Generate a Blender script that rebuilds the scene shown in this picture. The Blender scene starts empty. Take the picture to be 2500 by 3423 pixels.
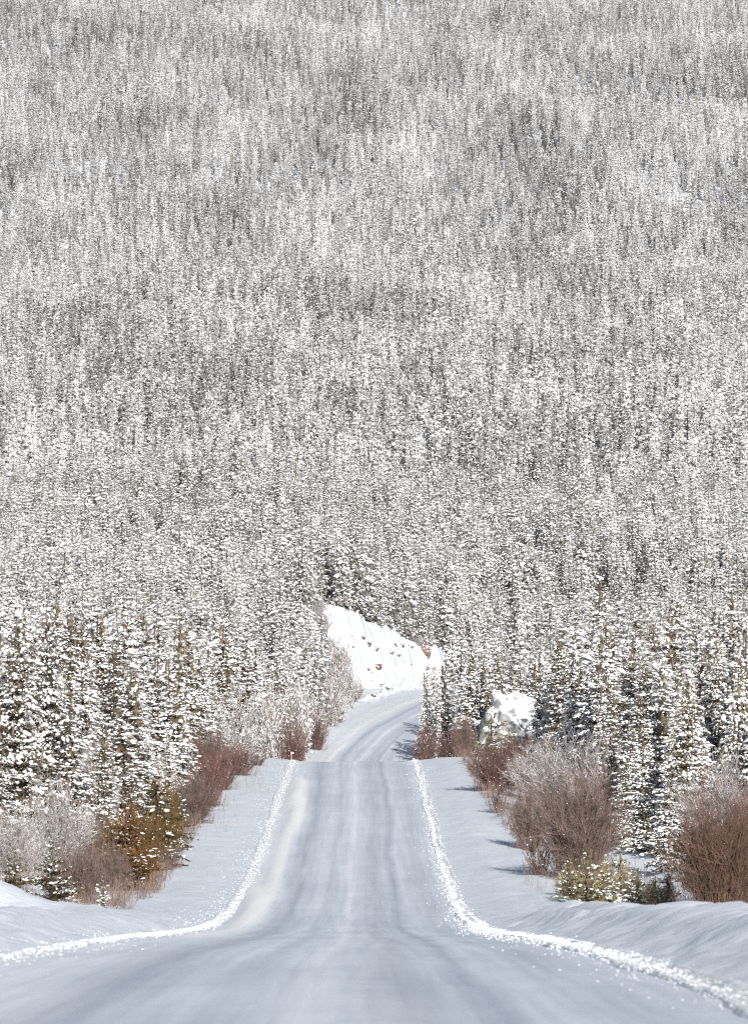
import bpy, math, random
import numpy as np

SEED = 7
random.seed(SEED)
rng = np.random.default_rng(SEED)
scene = bpy.context.scene
COL = scene.collection

# ------------------------------------------------------------------ camera, sky, sun, exposure
cam_d = bpy.data.cameras.new("camera")
cam = bpy.data.objects.new("camera", cam_d)
COL.objects.link(cam)
cam_d.sensor_fit = 'HORIZONTAL'
cam_d.sensor_width = 24.0
cam_d.lens = 200.0
cam_d.clip_start = 0.5
cam_d.clip_end = 20000.0
PITCH = 0.0540
cam.rotation_euler = (math.pi / 2 + PITCH, 0, 0)
cam.location = (0, 0, 0)
cam_d.dof.use_dof = True
cam_d.dof.focus_distance = 650.0
cam_d.dof.aperture_fstop = 4.5
scene.camera = cam

SUN_EL = math.radians(16.5)
SUN_AZ = math.radians(170.5)          # clockwise from +Y (the view direction): behind the camera, to the right
world = bpy.data.worlds.new("World")
scene.world = world
world.use_nodes = True
wn = world.node_tree.nodes
wl = world.node_tree.links
wn.clear()
sky = wn.new('ShaderNodeTexSky')
sky.sky_type = 'NISHITA'
sky.sun_disc = False
sky.sun_elevation = SUN_EL
sky.sun_rotation = SUN_AZ
sky.altitude = 900
bg = wn.new('ShaderNodeBackground')
bg.inputs['Strength'].default_value = 0.060
wo = wn.new('ShaderNodeOutputWorld')
wl.new(sky.outputs[0], bg.inputs[0])
wl.new(bg.outputs[0], wo.inputs[0])

sun_d = bpy.data.lights.new("sun", 'SUN')
sun_d.energy = 5.0
sun_d.angle = math.radians(0.53)
sun_d.color = (1.0, 0.97, 0.925)
sun = bpy.data.objects.new("sun", sun_d)
COL.objects.link(sun)
sdir = np.array([math.sin(SUN_AZ) * math.cos(SUN_EL), math.cos(SUN_AZ) * math.cos(SUN_EL), math.sin(SUN_EL)])
import mathutils
sun.rotation_euler = mathutils.Vector(sdir).to_track_quat('Z', 'Y').to_euler()
sun.location = tuple(sdir * 300)

vs = scene.view_settings
vs.view_transform = 'Standard'
vs.look = 'None'
vs.gamma = 1.0
vs.use_curve_mapping = False
vs.exposure = 0.54
scene.cycles.max_bounces = 4
scene.cycles.diffuse_bounces = 2
scene.cycles.glossy_bounces = 1
scene.cycles.transmission_bounces = 1
scene.cycles.volume_bounces = 0
scene.cycles.use_denoising = False
scene.cycles.sample_clamp_indirect = 2.0
scene.cycles.sample_clamp_direct = 6.0
scene.cycles.filter_width = 1.15
scene.cycles.caustics_reflective = False

FPX = 2500 / 24 * 200                 # focal length in photograph pixels
HOR = 1711.5 + PITCH * FPX            # row of the horizon in the photograph


# ------------------------------------------------------------------ helpers
def vnoise(x, y, seed=0):
    """smooth 2-D value noise, about -1..1"""
    x = np.asarray(x, float); y = np.asarray(y, float)
    xi = np.floor(x).astype(np.int64); yi = np.floor(y).astype(np.int64)
    fx = x - xi; fy = y - yi
    fx = fx * fx * fx * (fx * (fx * 6 - 15) + 10); fy = fy * fy * fy * (fy * (fy * 6 - 15) + 10)

    def h(a, b):
        n = (a * 374761393 + b * 668265263 + seed * 974634777) & 0x7fffffff
        n = ((n ^ (n >> 13)) * 1274126177) & 0x7fffffff
        n = (n ^ (n >> 16)) & 0xffff
        return n / 32767.5 - 1
    return (h(xi, yi) * (1 - fx) + h(xi + 1, yi) * fx) * (1 - fy) + (h(xi, yi + 1) * (1 - fx) + h(xi + 1, yi + 1) * fx) * fy


def sstep(a, b, x):
    t = np.clip((np.asarray(x, float) - a) / (b - a), 0, 1)
    return t * t * (3 - 2 * t)


def hermite(kx, ky):
    kx = np.array(kx, float); ky = np.array(ky, float)
    dl = np.diff(ky) / np.diff(kx)
    m = np.zeros(len(kx)); m[0] = dl[0]; m[-1] = dl[-1]
    m[1:-1] = (dl[:-1] * np.diff(kx)[1:] + dl[1:] * np.diff(kx)[:-1]) / (kx[2:] - kx[:-2])

    def f(x):
        x = np.asarray(x, float)
        xc = np.clip(x, kx[0], kx[-1])
        i = np.clip(np.searchsorted(kx, xc, side='right') - 1, 0, len(kx) - 2)
        h = kx[i + 1] - kx[i]; t = (xc - kx[i]) / h
        v = (2 * t**3 - 3 * t**2 + 1) * ky[i] + (t**3 - 2 * t**2 + t) * h * m[i] + (-2 * t**3 + 3 * t**2) * ky[i + 1] + (t**3 - t**2) * h * m[i + 1]
        return v + (x - xc) * np.where(x > xc, m[-1], m[0])
    return f


def mesh_from(name, V, F, mats, mi=None, smooth=True, uv=None):
    """V (n,3); F (m,3) or (m,4); mi material index per face; uv per vertex (n,2)"""
    V = np.asarray(V, np.float32); F = np.asarray(F, np.int32)
    k = F.shape[1]
    me = bpy.data.meshes.new(name)
    me.vertices.add(len(V)); me.vertices.foreach_set('co', V.ravel())
    me.loops.add(F.size); me.loops.foreach_set('vertex_index', F.ravel())
    me.polygons.add(len(F))
    me.polygons.foreach_set('loop_start', np.arange(0, F.size, k, dtype=np.int32))
    if mi is not None:
        me.polygons.foreach_set('material_index', np.asarray(mi, np.int32))
    me.polygons.foreach_set('use_smooth', np.full(len(F), bool(smooth)))
    for m in mats:
        me.materials.append(m)
    if uv is not None:
        l = me.uv_layers.new(name='UVMap')
        l.data.foreach_set('uv', np.asarray(uv, np.float32)[F.ravel()].ravel())
    me.update(calc_edges=True)
    me.validate()
    return me


def obj(name, me, parent=None, label=None, cat=None, group=None, kind=None, loc=(0, 0, 0), rz=0.0, sc=None):
    o = bpy.data.objects.new(name, me)
    COL.objects.link(o)
    if parent is not None:
        o.parent = parent
    o.location = loc
    o.rotation_euler = (0, 0, rz)
    if sc is not None:
        o.scale = sc
    if label: o['label'] = label
    if cat: o['category'] = cat
    if group: o['group'] = group
    if kind: o['kind'] = kind
    return o


def grid_faces(nr, nc):
    i = np.arange(nr - 1)[:, None] * nc + np.arange(nc - 1)[None, :]
    return np.stack([i, i + 1, i + nc + 1, i + nc], -1).reshape(-1, 4)


ICO_V = None
def _ico():
    p = (1 + 5 ** .5) / 2
    v = np.array([(-1, p, 0), (1, p, 0), (-1, -p, 0), (1, -p, 0), (0, -1, p), (0, 1, p), (0, -1, -p), (0, 1, -p), (p, 0, -1), (p, 0, 1), (-p, 0, -1), (-p, 0, 1)], float)
    v /= np.linalg.norm(v[0])
    f = np.array([(0, 11, 5), (0, 5, 1), (0, 1, 7), (0, 7, 10), (0, 10, 11), (1, 5, 9), (5, 11, 4), (11, 10, 2), (10, 7, 6), (7, 1, 8), (3, 9, 4), (3, 4, 2), (3, 2, 6), (3, 6, 8), (3, 8, 9), (4, 9, 5), (2, 4, 11), (6, 2, 10), (8, 6, 7), (9, 8, 1)])
    return v, f
ICO = _ico()
OCT = (np.array([(1, 0, 0), (-1, 0, 0), (0, 1, 0), (0, -1, 0), (0, 0, 1), (0, 0, -1)], float),
       np.array([(0, 2, 4), (2, 1, 4), (1, 3, 4), (3, 0, 4), (2, 0, 5), (1, 2, 5), (3, 1, 5), (0, 3, 5)]))


def blobs(C, R, r, shape=ICO, jit=.3, axis=None):
    """many jittered lumps: centres C (n,3), radii R (n,3); AXIS (n,3) a unit direction the long side follows"""
    bv, bf = shape
    n = len(C)
    P = bv[None] * (1 + jit * r.uniform(-1, 1, (n, len(bv), 1))) * R[:, None, :]
    if axis is not None:
        x = axis; up = np.array([0, 0, 1.0])
        yv = np.cross(np.broadcast_to(up, x.shape), x); yv /= np.linalg.norm(yv, axis=1, keepdims=True) + 1e-9
        zv = np.cross(x, yv)
        P = P[..., 0:1] * x[:, None] + P[..., 1:2] * yv[:, None] + P[..., 2:3] * zv[:, None]
    else:
        a = r.uniform(0, 6.283, n); c, s = np.cos(a)[:, None], np.sin(a)[:, None]
        P = np.stack([P[..., 0] * c - P[..., 1] * s, P[..., 0] * s + P[..., 1] * c, P[..., 2]], -1)
    V = (P + C[:, None]).reshape(-1, 3)
    F = (bf[None] + (np.arange(n) * len(bv))[:, None, None]).reshape(-1, 3)
    return V, F


def join(parts):
    Vs, Fs, Ms, o = [], [], [], 0
    for V, F, m in parts:
        Vs.append(V); Fs.append(F + o); Ms.append(np.full(len(F), m)); o += len(V)
    return np.concatenate(Vs), np.concatenate(Fs), np.concatenate(Ms)


def tubes(P0, P1, R0, R1, sides=3):
    """straight tapered prisms"""
    P0 = np.asarray(P0, float); P1 = np.asarray(P1, float)
    n = len(P0)
    d = P1 - P0; d /= np.linalg.norm(d, axis=1, keepdims=True) + 1e-9
    a = np.cross(d, np.where(np.abs(d[:, 2:3]) < .9, np.array([[0, 0, 1.0]]), np.array([[1.0, 0, 0]])))
    a /= np.linalg.norm(a, axis=1, keepdims=True) + 1e-9
    b = np.cross(d, a)
    th = np.arange(sides) / sides * 2 * math.pi
    ring = np.cos(th)[None, :, None] * a[:, None] + np.sin(th)[None, :, None] * b[:, None]
    V = np.concatenate([P0[:, None] + ring * np.asarray(R0)[:, None, None], P1[:, None] + ring * np.asarray(R1)[:, None, None]], 1)
    F = []
    for i in range(sides):
        j = (i + 1) % sides
        F += [(i, j, sides + j), (i, sides + j, sides + i)]
    F = np.array(F)[None] + (np.arange(n) * 2 * sides)[:, None, None]
    return V.reshape(-1, 3), F.reshape(-1, 3)


# ------------------------------------------------------------------ materials
def new_mat(name):
    m = bpy.data.materials.new(name); m.use_nodes = True
    nt = m.node_tree
    return m, nt, nt.nodes['Principled BSDF']


def N(nt, t, **kw):
    n = nt.nodes.new(t)
    for k, v in kw.items():
        if k in n.inputs: n.inputs[k].default_value = v
        else: setattr(n, k, v)
    return n


def ramp(nt, stops, interp='LINEAR'):
    r = nt.nodes.new('ShaderNodeValToRGB')
    r.color_ramp.interpolation = interp
    e = r.color_ramp.elements
    while len(e) > 1: e.remove(e[-1])
    e[0].position = stops[0][0]; e[0].color = (*stops[0][1], 1) if len(stops[0][1]) == 3 else stops[0][1]
    for p, c in stops[1:]:
        x = e.new(p); x.color = (*c, 1)
    return r


def mix(nt, fac, a, b, mode='MIX'):
    m = nt.nodes.new('ShaderNodeMix'); m.data_type = 'RGBA'; m.blend_type = mode
    for s, v in ((m.inputs[0], fac), (m.inputs[6], a), (m.inputs[7], b)):
        if hasattr(v, 'is_output'): nt.links.new(v, s)
        elif isinstance(v, (int, float)): s.default_value = v
        else: s.default_value = (*v, 1)
    return m.outputs[2]


def math_(nt, op, a, b=None, clamp=False):
    m = nt.nodes.new('ShaderNodeMath'); m.operation = op; m.use_clamp = clamp
    for s, v in ((m.inputs[0], a), (m.inputs[1], b)):
        if v is None: continue
        if hasattr(v, 'is_output'): nt.links.new(v, s)
        else: s.default_value = v
    return m.outputs[0]


def noise_out(nt, vec, scale, detail=3.0, rough=.55):
    n = nt.nodes.new('ShaderNodeTexNoise')
    n.inputs['Scale'].default_value = scale; n.inputs['Detail'].default_value = detail; n.inputs['Roughness'].default_value = rough
    if vec is not None: nt.links.new(vec, n.inputs['Vector'])
    return n.outputs[0]


def mapping(nt, vec, scale):
    m = nt.nodes.new('ShaderNodeMapping'); m.inputs['Scale'].default_value = scale
    nt.links.new(vec, m.inputs['Vector'])
    return m.outputs[0]


def bump(nt, bsdf, h, strength, dist):
    b = nt.nodes.new('ShaderNodeBump'); b.inputs['Strength'].default_value = strength; b.inputs['Distance'].default_value = dist
    nt.links.new(h, b.inputs['Height']); nt.links.new(b.outputs[0], bsdf.inputs['Normal'])


def mat_ground():
    m, nt, b = new_mat("ground_snow")
    pos = N(nt, 'ShaderNodeNewGeometry').outputs['Position']
    n1 = noise_out(nt, pos, .25, 4)
    c = ramp(nt, [(.3, (.70, .735, .785)), (.7, (.765, .79, .825))])
    nt.links.new(n1, c.inputs[0]); nt.links.new(c.outputs[0], b.inputs['Base Color'])
    b.inputs['Roughness'].default_value = .75
    b.inputs['Specular IOR Level'].default_value = .2
    n2 = noise_out(nt, pos, 2.2, 5, .6)
    bump(nt, b, n2, .5, .12)
    return m


def mat_snow(name, col=(.80, .815, .84), bs=9.0):
    m, nt, b = new_mat(name)
    pos = N(nt, 'ShaderNodeTexCoord').outputs['Object']
    n = noise_out(nt, pos, bs, 3)
    c = ramp(nt, [(.25, tuple(x * .9 for x in col)), (.7, col)])
    nt.links.new(n, c.inputs[0]); nt.links.new(c.outputs[0], b.inputs['Base Color'])
    b.inputs['Roughness'].default_value = .7
    b.inputs['Specular IOR Level'].default_value = .2
    return m


def mat_needles(name, dark, light, frost=0.0, frost_col=(.42, .43, .45), mottle=.8):
    m, nt, b = new_mat(name)
    oi = N(nt, 'ShaderNodeObjectInfo')
    pos = N(nt, 'ShaderNodeTexCoord').outputs['Object']
    n = noise_out(nt, pos, 1.6, 3)
    c = ramp(nt, [(.3, dark), (.72, light)])
    nt.links.new(n, c.inputs[0])
    hs = nt.nodes.new('ShaderNodeHueSaturation')
    nt.links.new(c.outputs[0], hs.inputs['Color'])
    mr = nt.nodes.new('ShaderNodeMapRange')
    mr.inputs['To Min'].default_value = .55; mr.inputs['To Max'].default_value = 1.5
    nt.links.new(oi.outputs['Random'], mr.inputs['Value']); nt.links.new(mr.outputs[0], hs.inputs['Value'])
    out = hs.outputs[0]
    if frost:
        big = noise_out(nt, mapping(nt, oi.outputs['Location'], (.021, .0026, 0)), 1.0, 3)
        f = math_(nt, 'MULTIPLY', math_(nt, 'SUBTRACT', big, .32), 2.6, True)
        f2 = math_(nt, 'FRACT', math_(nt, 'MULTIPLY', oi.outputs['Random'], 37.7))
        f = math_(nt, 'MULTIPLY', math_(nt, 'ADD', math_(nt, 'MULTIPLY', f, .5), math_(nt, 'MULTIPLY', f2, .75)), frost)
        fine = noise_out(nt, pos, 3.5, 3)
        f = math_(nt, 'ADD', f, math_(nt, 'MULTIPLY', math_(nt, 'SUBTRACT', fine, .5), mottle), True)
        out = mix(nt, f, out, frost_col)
    nt.links.new(out, b.inputs['Base Color'])
    b.inputs['Roughness'].default_value = .8
    b.inputs['Specular IOR Level'].default_value = .15
    return m


def mat_twig(name, a, c2, snow=0.0):
    m, nt, b = new_mat(name)
    tc = N(nt, 'ShaderNodeTexCoord').outputs['Object']
    n = noise_out(nt, tc, 1.3, 4)
    c = ramp(nt, [(.3, a), (.7, c2)])
    nt.links.new(n, c.inputs[0])
    out = c.outputs[0]
    if snow:                                    # rime and snow lying along the upper side of the twigs
        g = N(nt, 'ShaderNodeNewGeometry')
        sx = N(nt, 'ShaderNodeSeparateXYZ'); nt.links.new(g.outputs['Normal'], sx.inputs[0])
        n2 = noise_out(nt, tc, 6, 2)
        f = math_(nt, 'ADD', math_(nt, 'MULTIPLY', sx.outputs[2], .6), math_(nt, 'MULTIPLY', math_(nt, 'SUBTRACT', n2, .5), 2.5))
        f = math_(nt, 'MULTIPLY', math_(nt, 'ADD', f, snow - .5), 2.5, True)
        out = mix(nt, f, out, (.78, .79, .81))
    nt.links.new(out, b.inputs['Base Color'])
    b.inputs['Roughness'].default_value = .85
    b.inputs['Specular IOR Level'].default_value = .1
    return m


def mat_bark():
    m, nt, b = new_mat("bark")
    pos = N(nt, 'ShaderNodeTexCoord').outputs['Object']
    n = noise_out(nt, mapping(nt, pos, (9, 9, 2)), 1, 4)
    c = ramp(nt, [(.3, (.035, .026, .02)), (.7, (.12, .095, .08))])
    nt.links.new(n, c.inputs[0]); nt.links.new(c.outputs[0], b.inputs['Base Color'])
    b.inputs['Roughness'].default_value = .9
    bump(nt, b, n, .6, .03)
    return m


def mat_rock(name, a, c2, snow_at=.55):
    m, nt, b = new_mat(name)
    pos = N(nt, 'ShaderNodeTexCoord').outputs['Object']
    n = noise_out(nt, pos, 1.2, 6, .65)
    c = ramp(nt, [(.3, a), (.7, c2)])
    nt.links.new(n, c.inputs[0])
    g = N(nt, 'ShaderNodeNewGeometry')
    sx = N(nt, 'ShaderNodeSeparateXYZ'); nt.links.new(g.outputs['Normal'], sx.inputs[0])
    f = math_(nt, 'ADD', sx.outputs[2], math_(nt, 'MULTIPLY', math_(nt, 'SUBTRACT', n, .5), 1.2))
    f = math_(nt, 'MULTIPLY', math_(nt, 'SUBTRACT', f, snow_at), 6.0, True)
    nt.links.new(mix(nt, f, c.outputs[0], (.8, .815, .84)), b.inputs['Base Color'])
    b.inputs['Roughness'].default_value = .8
    bump(nt, b, n, .7, .15)
    return m


def mat_road():
    """packed snow: polished wheel tracks, loose streaks; UV.x = metres across, UV.y = metres along"""
    m, nt, b = new_mat("packed_snow_road")
    uv = N(nt, 'ShaderNodeUVMap').outputs[0]
    sx = N(nt, 'ShaderNodeSeparateXYZ'); nt.links.new(uv, sx.inputs[0])
    wob = noise_out(nt, mapping(nt, uv, (0, .012, 0)), 1, 2)
    wob2 = noise_out(nt, mapping(nt, uv, (.5, .09, 0)), 1, 3)
    s = math_(nt, 'ADD', sx.outputs[0], math_(nt, 'MULTIPLY', math_(nt, 'SUBTRACT', wob, .5), .9))
    s = math_(nt, 'ADD', s, math_(nt, 'MULTIPLY', math_(nt, 'SUBTRACT', wob2, .5), .35))
    t = math_(nt, 'DIVIDE', math_(nt, 'ADD', s, 6.0), 12.0)
    st = lambda v: (v + 6) / 12
    base = (.72, .755, .81); dk = (.50, .535, .60); dk2 = (.62, .655, .715); lt = (.82, .835, .865)
    c = ramp(nt, [(0, lt), (st(-4.4), lt), (st(-3.4), base), (st(-2.75), (.58, .61, .66)), (st(-2.45), dk), (st(-2.1), dk2), (st(-1.3), base),
                  (st(-.9), dk2), (st(-.2), base), (st(.1), lt), (st(.4), base), (st(1.3), (.57, .6, .65)), (st(1.9), dk2), (st(2.25), dk), (st(2.6), base), (st(3.6), (.60, .635, .69)), (st(4.4), base), (1, lt)])
    nt.links.new(t, c.inputs[0])
    streak = noise_out(nt, mapping(nt, uv, (3.2, .03, 0)), 1, 5, .6)
    r1 = ramp(nt, [(.36, (.90, .905, .915)), (.54, (1, 1, 1)), (.74, (1.08, 1.08, 1.07))])
    nt.links.new(streak, r1.inputs[0])
    col = mix(nt, 1.0, c.outputs[0], r1.outputs[0], 'MULTIPLY')
    patch = noise_out(nt, mapping(nt, uv, (.35, .05, 0)), 1, 4)
    r2 = ramp(nt, [(.35, (.93, .935, .945)), (.65, (1.05, 1.05, 1.045))])
    nt.links.new(patch, r2.inputs[0])
    col = mix(nt, 1.0, col, r2.outputs[0], 'MULTIPLY')
    wash = noise_out(nt, mapping(nt, uv, (.35, 1.6, 0)), 1, 5, .65)          # fine cross ripples left by the grader
    r3 = ramp(nt, [(.32, (.94, .945, .955)), (.5, (1, 1, 1)), (.7, (1.05, 1.05, 1.045))])
    nt.links.new(wash, r3.inputs[0])
    col = mix(nt, 1.0, col, r3.outputs[0], 'MULTIPLY')
    fr = N(nt, 'ShaderNodeAttribute', attribute_name='ridge_pale')
    col = mix(nt, fr.outputs['Fac'], col, (.90, .895, .88))  # paler base colour where the ridges on the road rise
    nt.links.new(col, b.inputs['Base Color'])
    b.inputs['Roughness'].default_value = .8
    b.inputs['Specular IOR Level'].default_value = .12
    h = noise_out(nt, mapping(nt, uv, (5, .6, 0)), 1, 4)
    bump(nt, b, h, .35, .04)
    return m


def mat_plain(name, col, rough=.6):
    m, nt, b = new_mat(name)
    pos = N(nt, 'ShaderNodeTexCoord').outputs['Object']
    n = noise_out(nt, pos, 14, 2)
    c = ramp(nt, [(.3, tuple(x * .82 for x in col)), (.7, col)])
    nt.links.new(n, c.inputs[0]); nt.links.new(c.outputs[0], b.inputs['Base Color'])
    b.inputs['Roughness'].default_value = rough
    return m


M_GROUND = mat_ground()
M_BANK = mat_snow("ploughed_snow", (.74, .752, .77), 1.4)
M_SNOW = mat_snow("tree_snow", (.82, .83, .85), 3.0)
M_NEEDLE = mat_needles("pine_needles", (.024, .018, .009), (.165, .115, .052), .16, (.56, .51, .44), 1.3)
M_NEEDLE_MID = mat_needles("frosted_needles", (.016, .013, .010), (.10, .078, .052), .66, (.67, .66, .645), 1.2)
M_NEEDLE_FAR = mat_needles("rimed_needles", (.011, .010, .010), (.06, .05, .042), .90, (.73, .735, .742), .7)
M_NEEDLE_DRY = mat_needles("dry_orange_needles", (.07, .035, .012), (.21, .10, .032))
M_NEEDLE_OLIVE = mat_needles("olive_needles", (.035, .028, .010), (.15, .115, .045))
M_BARK = mat_bark()
M_RED = mat_twig("red_twigs", (.085, .048, .042), (.20, .118, .102))
M_BROWN = mat_twig("brown_twigs", (.08, .058, .048), (.24, .17, .145))
M_GREYT = mat_twig("grey_twigs", (.17, .145, .14), (.40, .35, .335), .36)
M_FROST = mat_twig("frosted_twigs", (.10, .075, .062), (.24, .19, .16), .62)
M_ROCK = mat_rock("red_rock", (.08, .052, .042), (.22, .145, .11), .5)
M_GREYROCK = mat_rock("grey_rock", (.16, .16, .165), (.34, .34, .35), .30)
M_ROAD = mat_road()

# ------------------------------------------------------------------ road line and ground heights
_ck = [(-300, -.25), (0, -.75), (300, -1.25), (510, -1.6), (640, -2.0), (740, -2.3), (795, -1.9), (830, -.4), (860, 2.2), (890, 5.2), (940, 10.2), (985, 15.3), (1025, 22), (1052, 30), (1072, 42), (1084, 58), (1092, 80), (1098, 120), (1104, 180), (1112, 260)]
_p = np.array([(b, a) for a, b in _ck], float)
_u = np.r_[0, np.cumsum(np.linalg.norm(np.diff(_p, axis=0), axis=1))]
_fx, _fy = hermite(_u, _p[:, 0]), hermite(_u, _p[:, 1])
_uu = np.arange(0, _u[-1], 1.0)
CLX, CLY = _fx(_uu), _fy(_uu)
_zk = [(-300, -2.3), (-100, -1.95), (0, -1.8), (60, -1.75), (93, -1.82), (142, -2.15), (181, -2.55), (215, -2.85), (239, -2.95), (262, -2.85), (289, -2.4), (340, -.62), (401, 2.3), (470, 5.5), (497, 6.68), (509, 7.1), (517, 7.2), (527, 7.1), (600, 6.7), (680, 7.3), (740, 8.8), (775, 9.9), (800, 11.3), (830, 13.5), (860, 16.4), (890, 18.7), (940, 22.1), (985, 24.5), (1030, 26.6), (1060, 28.0), (1085, 30.0), (1112, 36)]
zprof = hermite([a for a, b in _zk], [b for a, b in _zk])
CLZ = zprof(CLY)
_tx = np.gradient(CLX); _ty = np.gradient(CLY)
_tl = np.hypot(_tx, _ty); _tx /= _tl; _ty /= _tl
xc_of = hermite([a for a, b in _ck[:14]], [b for a, b in _ck[:14]])
H = hermite([-300, 0, 255, 340, 420, 510, 700, 800, 900, 1000, 1050, 1100, 1300, 1500, 2083, 3000, 4000, 4700, 5200, 6000, 9000],
            [-1.5, -1.0, -2.6, -0.8, 3.0, 7.2, 8.4, 12.5, 22, 32.5, 37, 41, 62, 88, 169, 330, 545, 690, 740, 700, 420])


def road_coords(x, y):
    """signed metres from the road's middle (right +) and the road's height there"""
    x = np.asarray(x, float); y = np.asarray(y, float)
    s = x - xc_of(np.minimum(y, 985)); zr = zprof(np.minimum(y, 1000))
    s = np.where(y > 1150, np.where(s > 0, 1e4, -1e4), s)
    far = np.where((y > 760) & (y < 1500) & (np.abs(x) < 420))
    if len(far[0]):
        fxs, fys = x[far], y[far]
        i0 = np.searchsorted(CLY, 700)
        ax, ay, az = CLX[i0::2], CLY[i0::2], CLZ[i0::2]
        bx, by = _tx[i0::2], _ty[i0::2]
        so = np.empty(len(fxs)); zo = np.empty(len(fxs))
        for c in range(0, len(fxs), 20000):
            dx = fxs[c:c + 20000, None] - ax; dy = fys[c:c + 20000, None] - ay
            d2 = dx * dx + dy * dy
            k = d2.argmin(1); r = np.arange(len(k))
            sg = dx[r, k] * by[k] - dy[r, k] * bx[k]
            al = dx[r, k] * bx[k] + dy[r, k] * by[k]
            so[c:c + 20000] = np.where(sg > 0, 1, -1) * np.sqrt(d2[r, k])
            so[c:c + 20000] = np.where(np.abs(al) < 3, sg, so[c:c + 20000])
            kk = np.clip(k + np.sign(al).astype(int), 0, len(az) - 1)
            zo[c:c + 20000] = az[k] + (az[kk] - az[k]) * np.minimum(np.abs(al) / 2, 1)
        s[far] = so; zr[far] = zo
    return s, zr


BUMPS = [(-17.5, 236, 5.0, 6.0, 2.2), (-21, 250, 6, 9, 1.6), (9.6, 383, 1.5, 4.5, 1.15), (13, 345, 2.0, 5, .5), (15.5, 300, 3, 6, .5), (-26, 430, 6, 14, 1.5)]


def face_y(x):
    return 985 + 3.0 * (np.asarray(x, float) + 4)


def natural(x, y, s):
    n = H(y)
    side = np.abs(s)
    n = n + .055 * np.clip(side - 12, 0, 60) * (1 - sstep(800, 1000, y))
    w = np.exp(-((y - 1050) / 75) ** 2)
    n = n + w * (0.5 / (1 + np.exp(np.clip(s, -300, 300) / 7)) - 6.0 / (1 + np.exp(-np.clip(s - 6, -300, 300) / 7)))
    n = n - .30 * np.clip(x + 2, 0, 14) * np.exp(-((y - 1050) / 60) ** 2) - 10.0 * sstep(11, 26, x) * np.exp(-((y - 1075) / 60) ** 2)
    a = sstep(1080, 2200, y)
    n = n + a * (13 * vnoise(x / 210 + y / 900, y / 420, 3) + 6 * vnoise(x / 80 + y / 400, y / 190, 4)) + .6 * vnoise(x / 14, y / 17, 5) * sstep(10, 22, side)
    return n


def ground_z(x, y, fine=True):
    x = np.asarray(x, float); y = np.asarray(y, float)
    s, zr = road_coords(x, y)
    a = np.abs(s)
    near = 1 - sstep(205, 262, y)
    vh = np.where(s > 0, .30 + .48 * near, .28 + .42 * near)
    verge = -.10 + .19 * sstep(4.6, 5.3, a) + (vh - .09) * sstep(5.2, 7.6, a)
    high = zr + verge + .95 * np.clip(a - 9.3, 0, None) + .12 * np.clip(a - 8, 0, 1.3)
    low = zr + verge - .20 * np.clip(a - 9.5, 0, None)
    n = natural(x, y, s)
    # the blasted bank behind the bend: a steep snowy face looking back down the road
    win = sstep(-15, -9, x) * (1 - sstep(13, 18, x)) * (1 - sstep(1090, 1150, y))
    yf = face_y(x)
    top = 39.3 - .36 * (x + 8)
    n = np.where(win > 0, np.maximum(n, n + (top - n) * win * sstep(yf + 2, yf + 8, y)), n)
    high = high + win * 6 * sstep(yf - 3, yf + 9, y)
    z = np.clip(n, low, high)
    capf = zprof(np.minimum(y, 1060)) + .5 + .85 * np.clip(y - yf, 0, None) + (1 - win) * 60
    face = win * sstep(0, 1.5, y - yf) * sstep(-.5, 1.0, z - capf + 1.0)
    z = np.where(s < 4.8, np.minimum(z, np.maximum(capf, low)), z)
    cut = np.maximum(sstep(.5, 3.0, n - high) * sstep(9, 11, a), face)
    if fine:
        # ragged ploughed bank: lumps, and a broken scarp on the right-hand side
        out = sstep(4.9, 5.8, a)
        lum = .08 * vnoise(x / .5, y / 2.6, 11) + .05 * vnoise(x / .28, y / 1.1, 12) + .08 * vnoise(x / 2.1, y / 6, 13)
        z = z + lum * out * (.35 + .65 * near) * (1 - sstep(30, 50, a))
        sc = sstep(6.55, 6.8, s + .35 * vnoise(s * 0 + 3.3, y / 1.6, 14)) * near * np.clip(.30 + .5 * vnoise(y / 9, 0 * y, 15), 0, 1)
        z = z + np.where(s > 0, .30 * sc * (1 - sstep(7.2, 9.5, s)), 0)
        z = z + .14 * vnoise(x / 4.5, y / 13, 16) * sstep(6.5, 10, a) * (1 - .85 * near)
        # blasted rock cut at the bend: gullies and ledges in its face
        z = z + cut * (1.1 * vnoise(x / 1.7, y / 6.0, 17) + .7 * vnoise(x / .8, y / 1.6, 18) + .35 * vnoise(x / .4, y / .9, 19))
    for bx, by, rx, ry, h in BUMPS:
        z = z + h * np.exp(-((x - bx) / rx) ** 2 - ((y - by) / ry) ** 2) * sstep(6.5, 9.5, a)
    return z


def gz(x, y):
    return float(ground_z(np.array([x], float), np.array([y], float))[0])


def on_photo(px, py, y0=60, y1=1400, step=.5):
    """where the line of sight through photograph pixel (px, py) first meets the ground"""
    d = np.arange(y0, y1, step)
    x = (px - 1250) / FPX * d; z = (HOR - py) / FPX * d
    g = ground_z(x, d)
    k = np.where(z <= g)[0]
    i = k[0] if len(k) else len(d) - 1
    return float(x[i]), float(d[i]), float(g[i])


def px_x(px, d): return (px - 1250) / FPX * d


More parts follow.
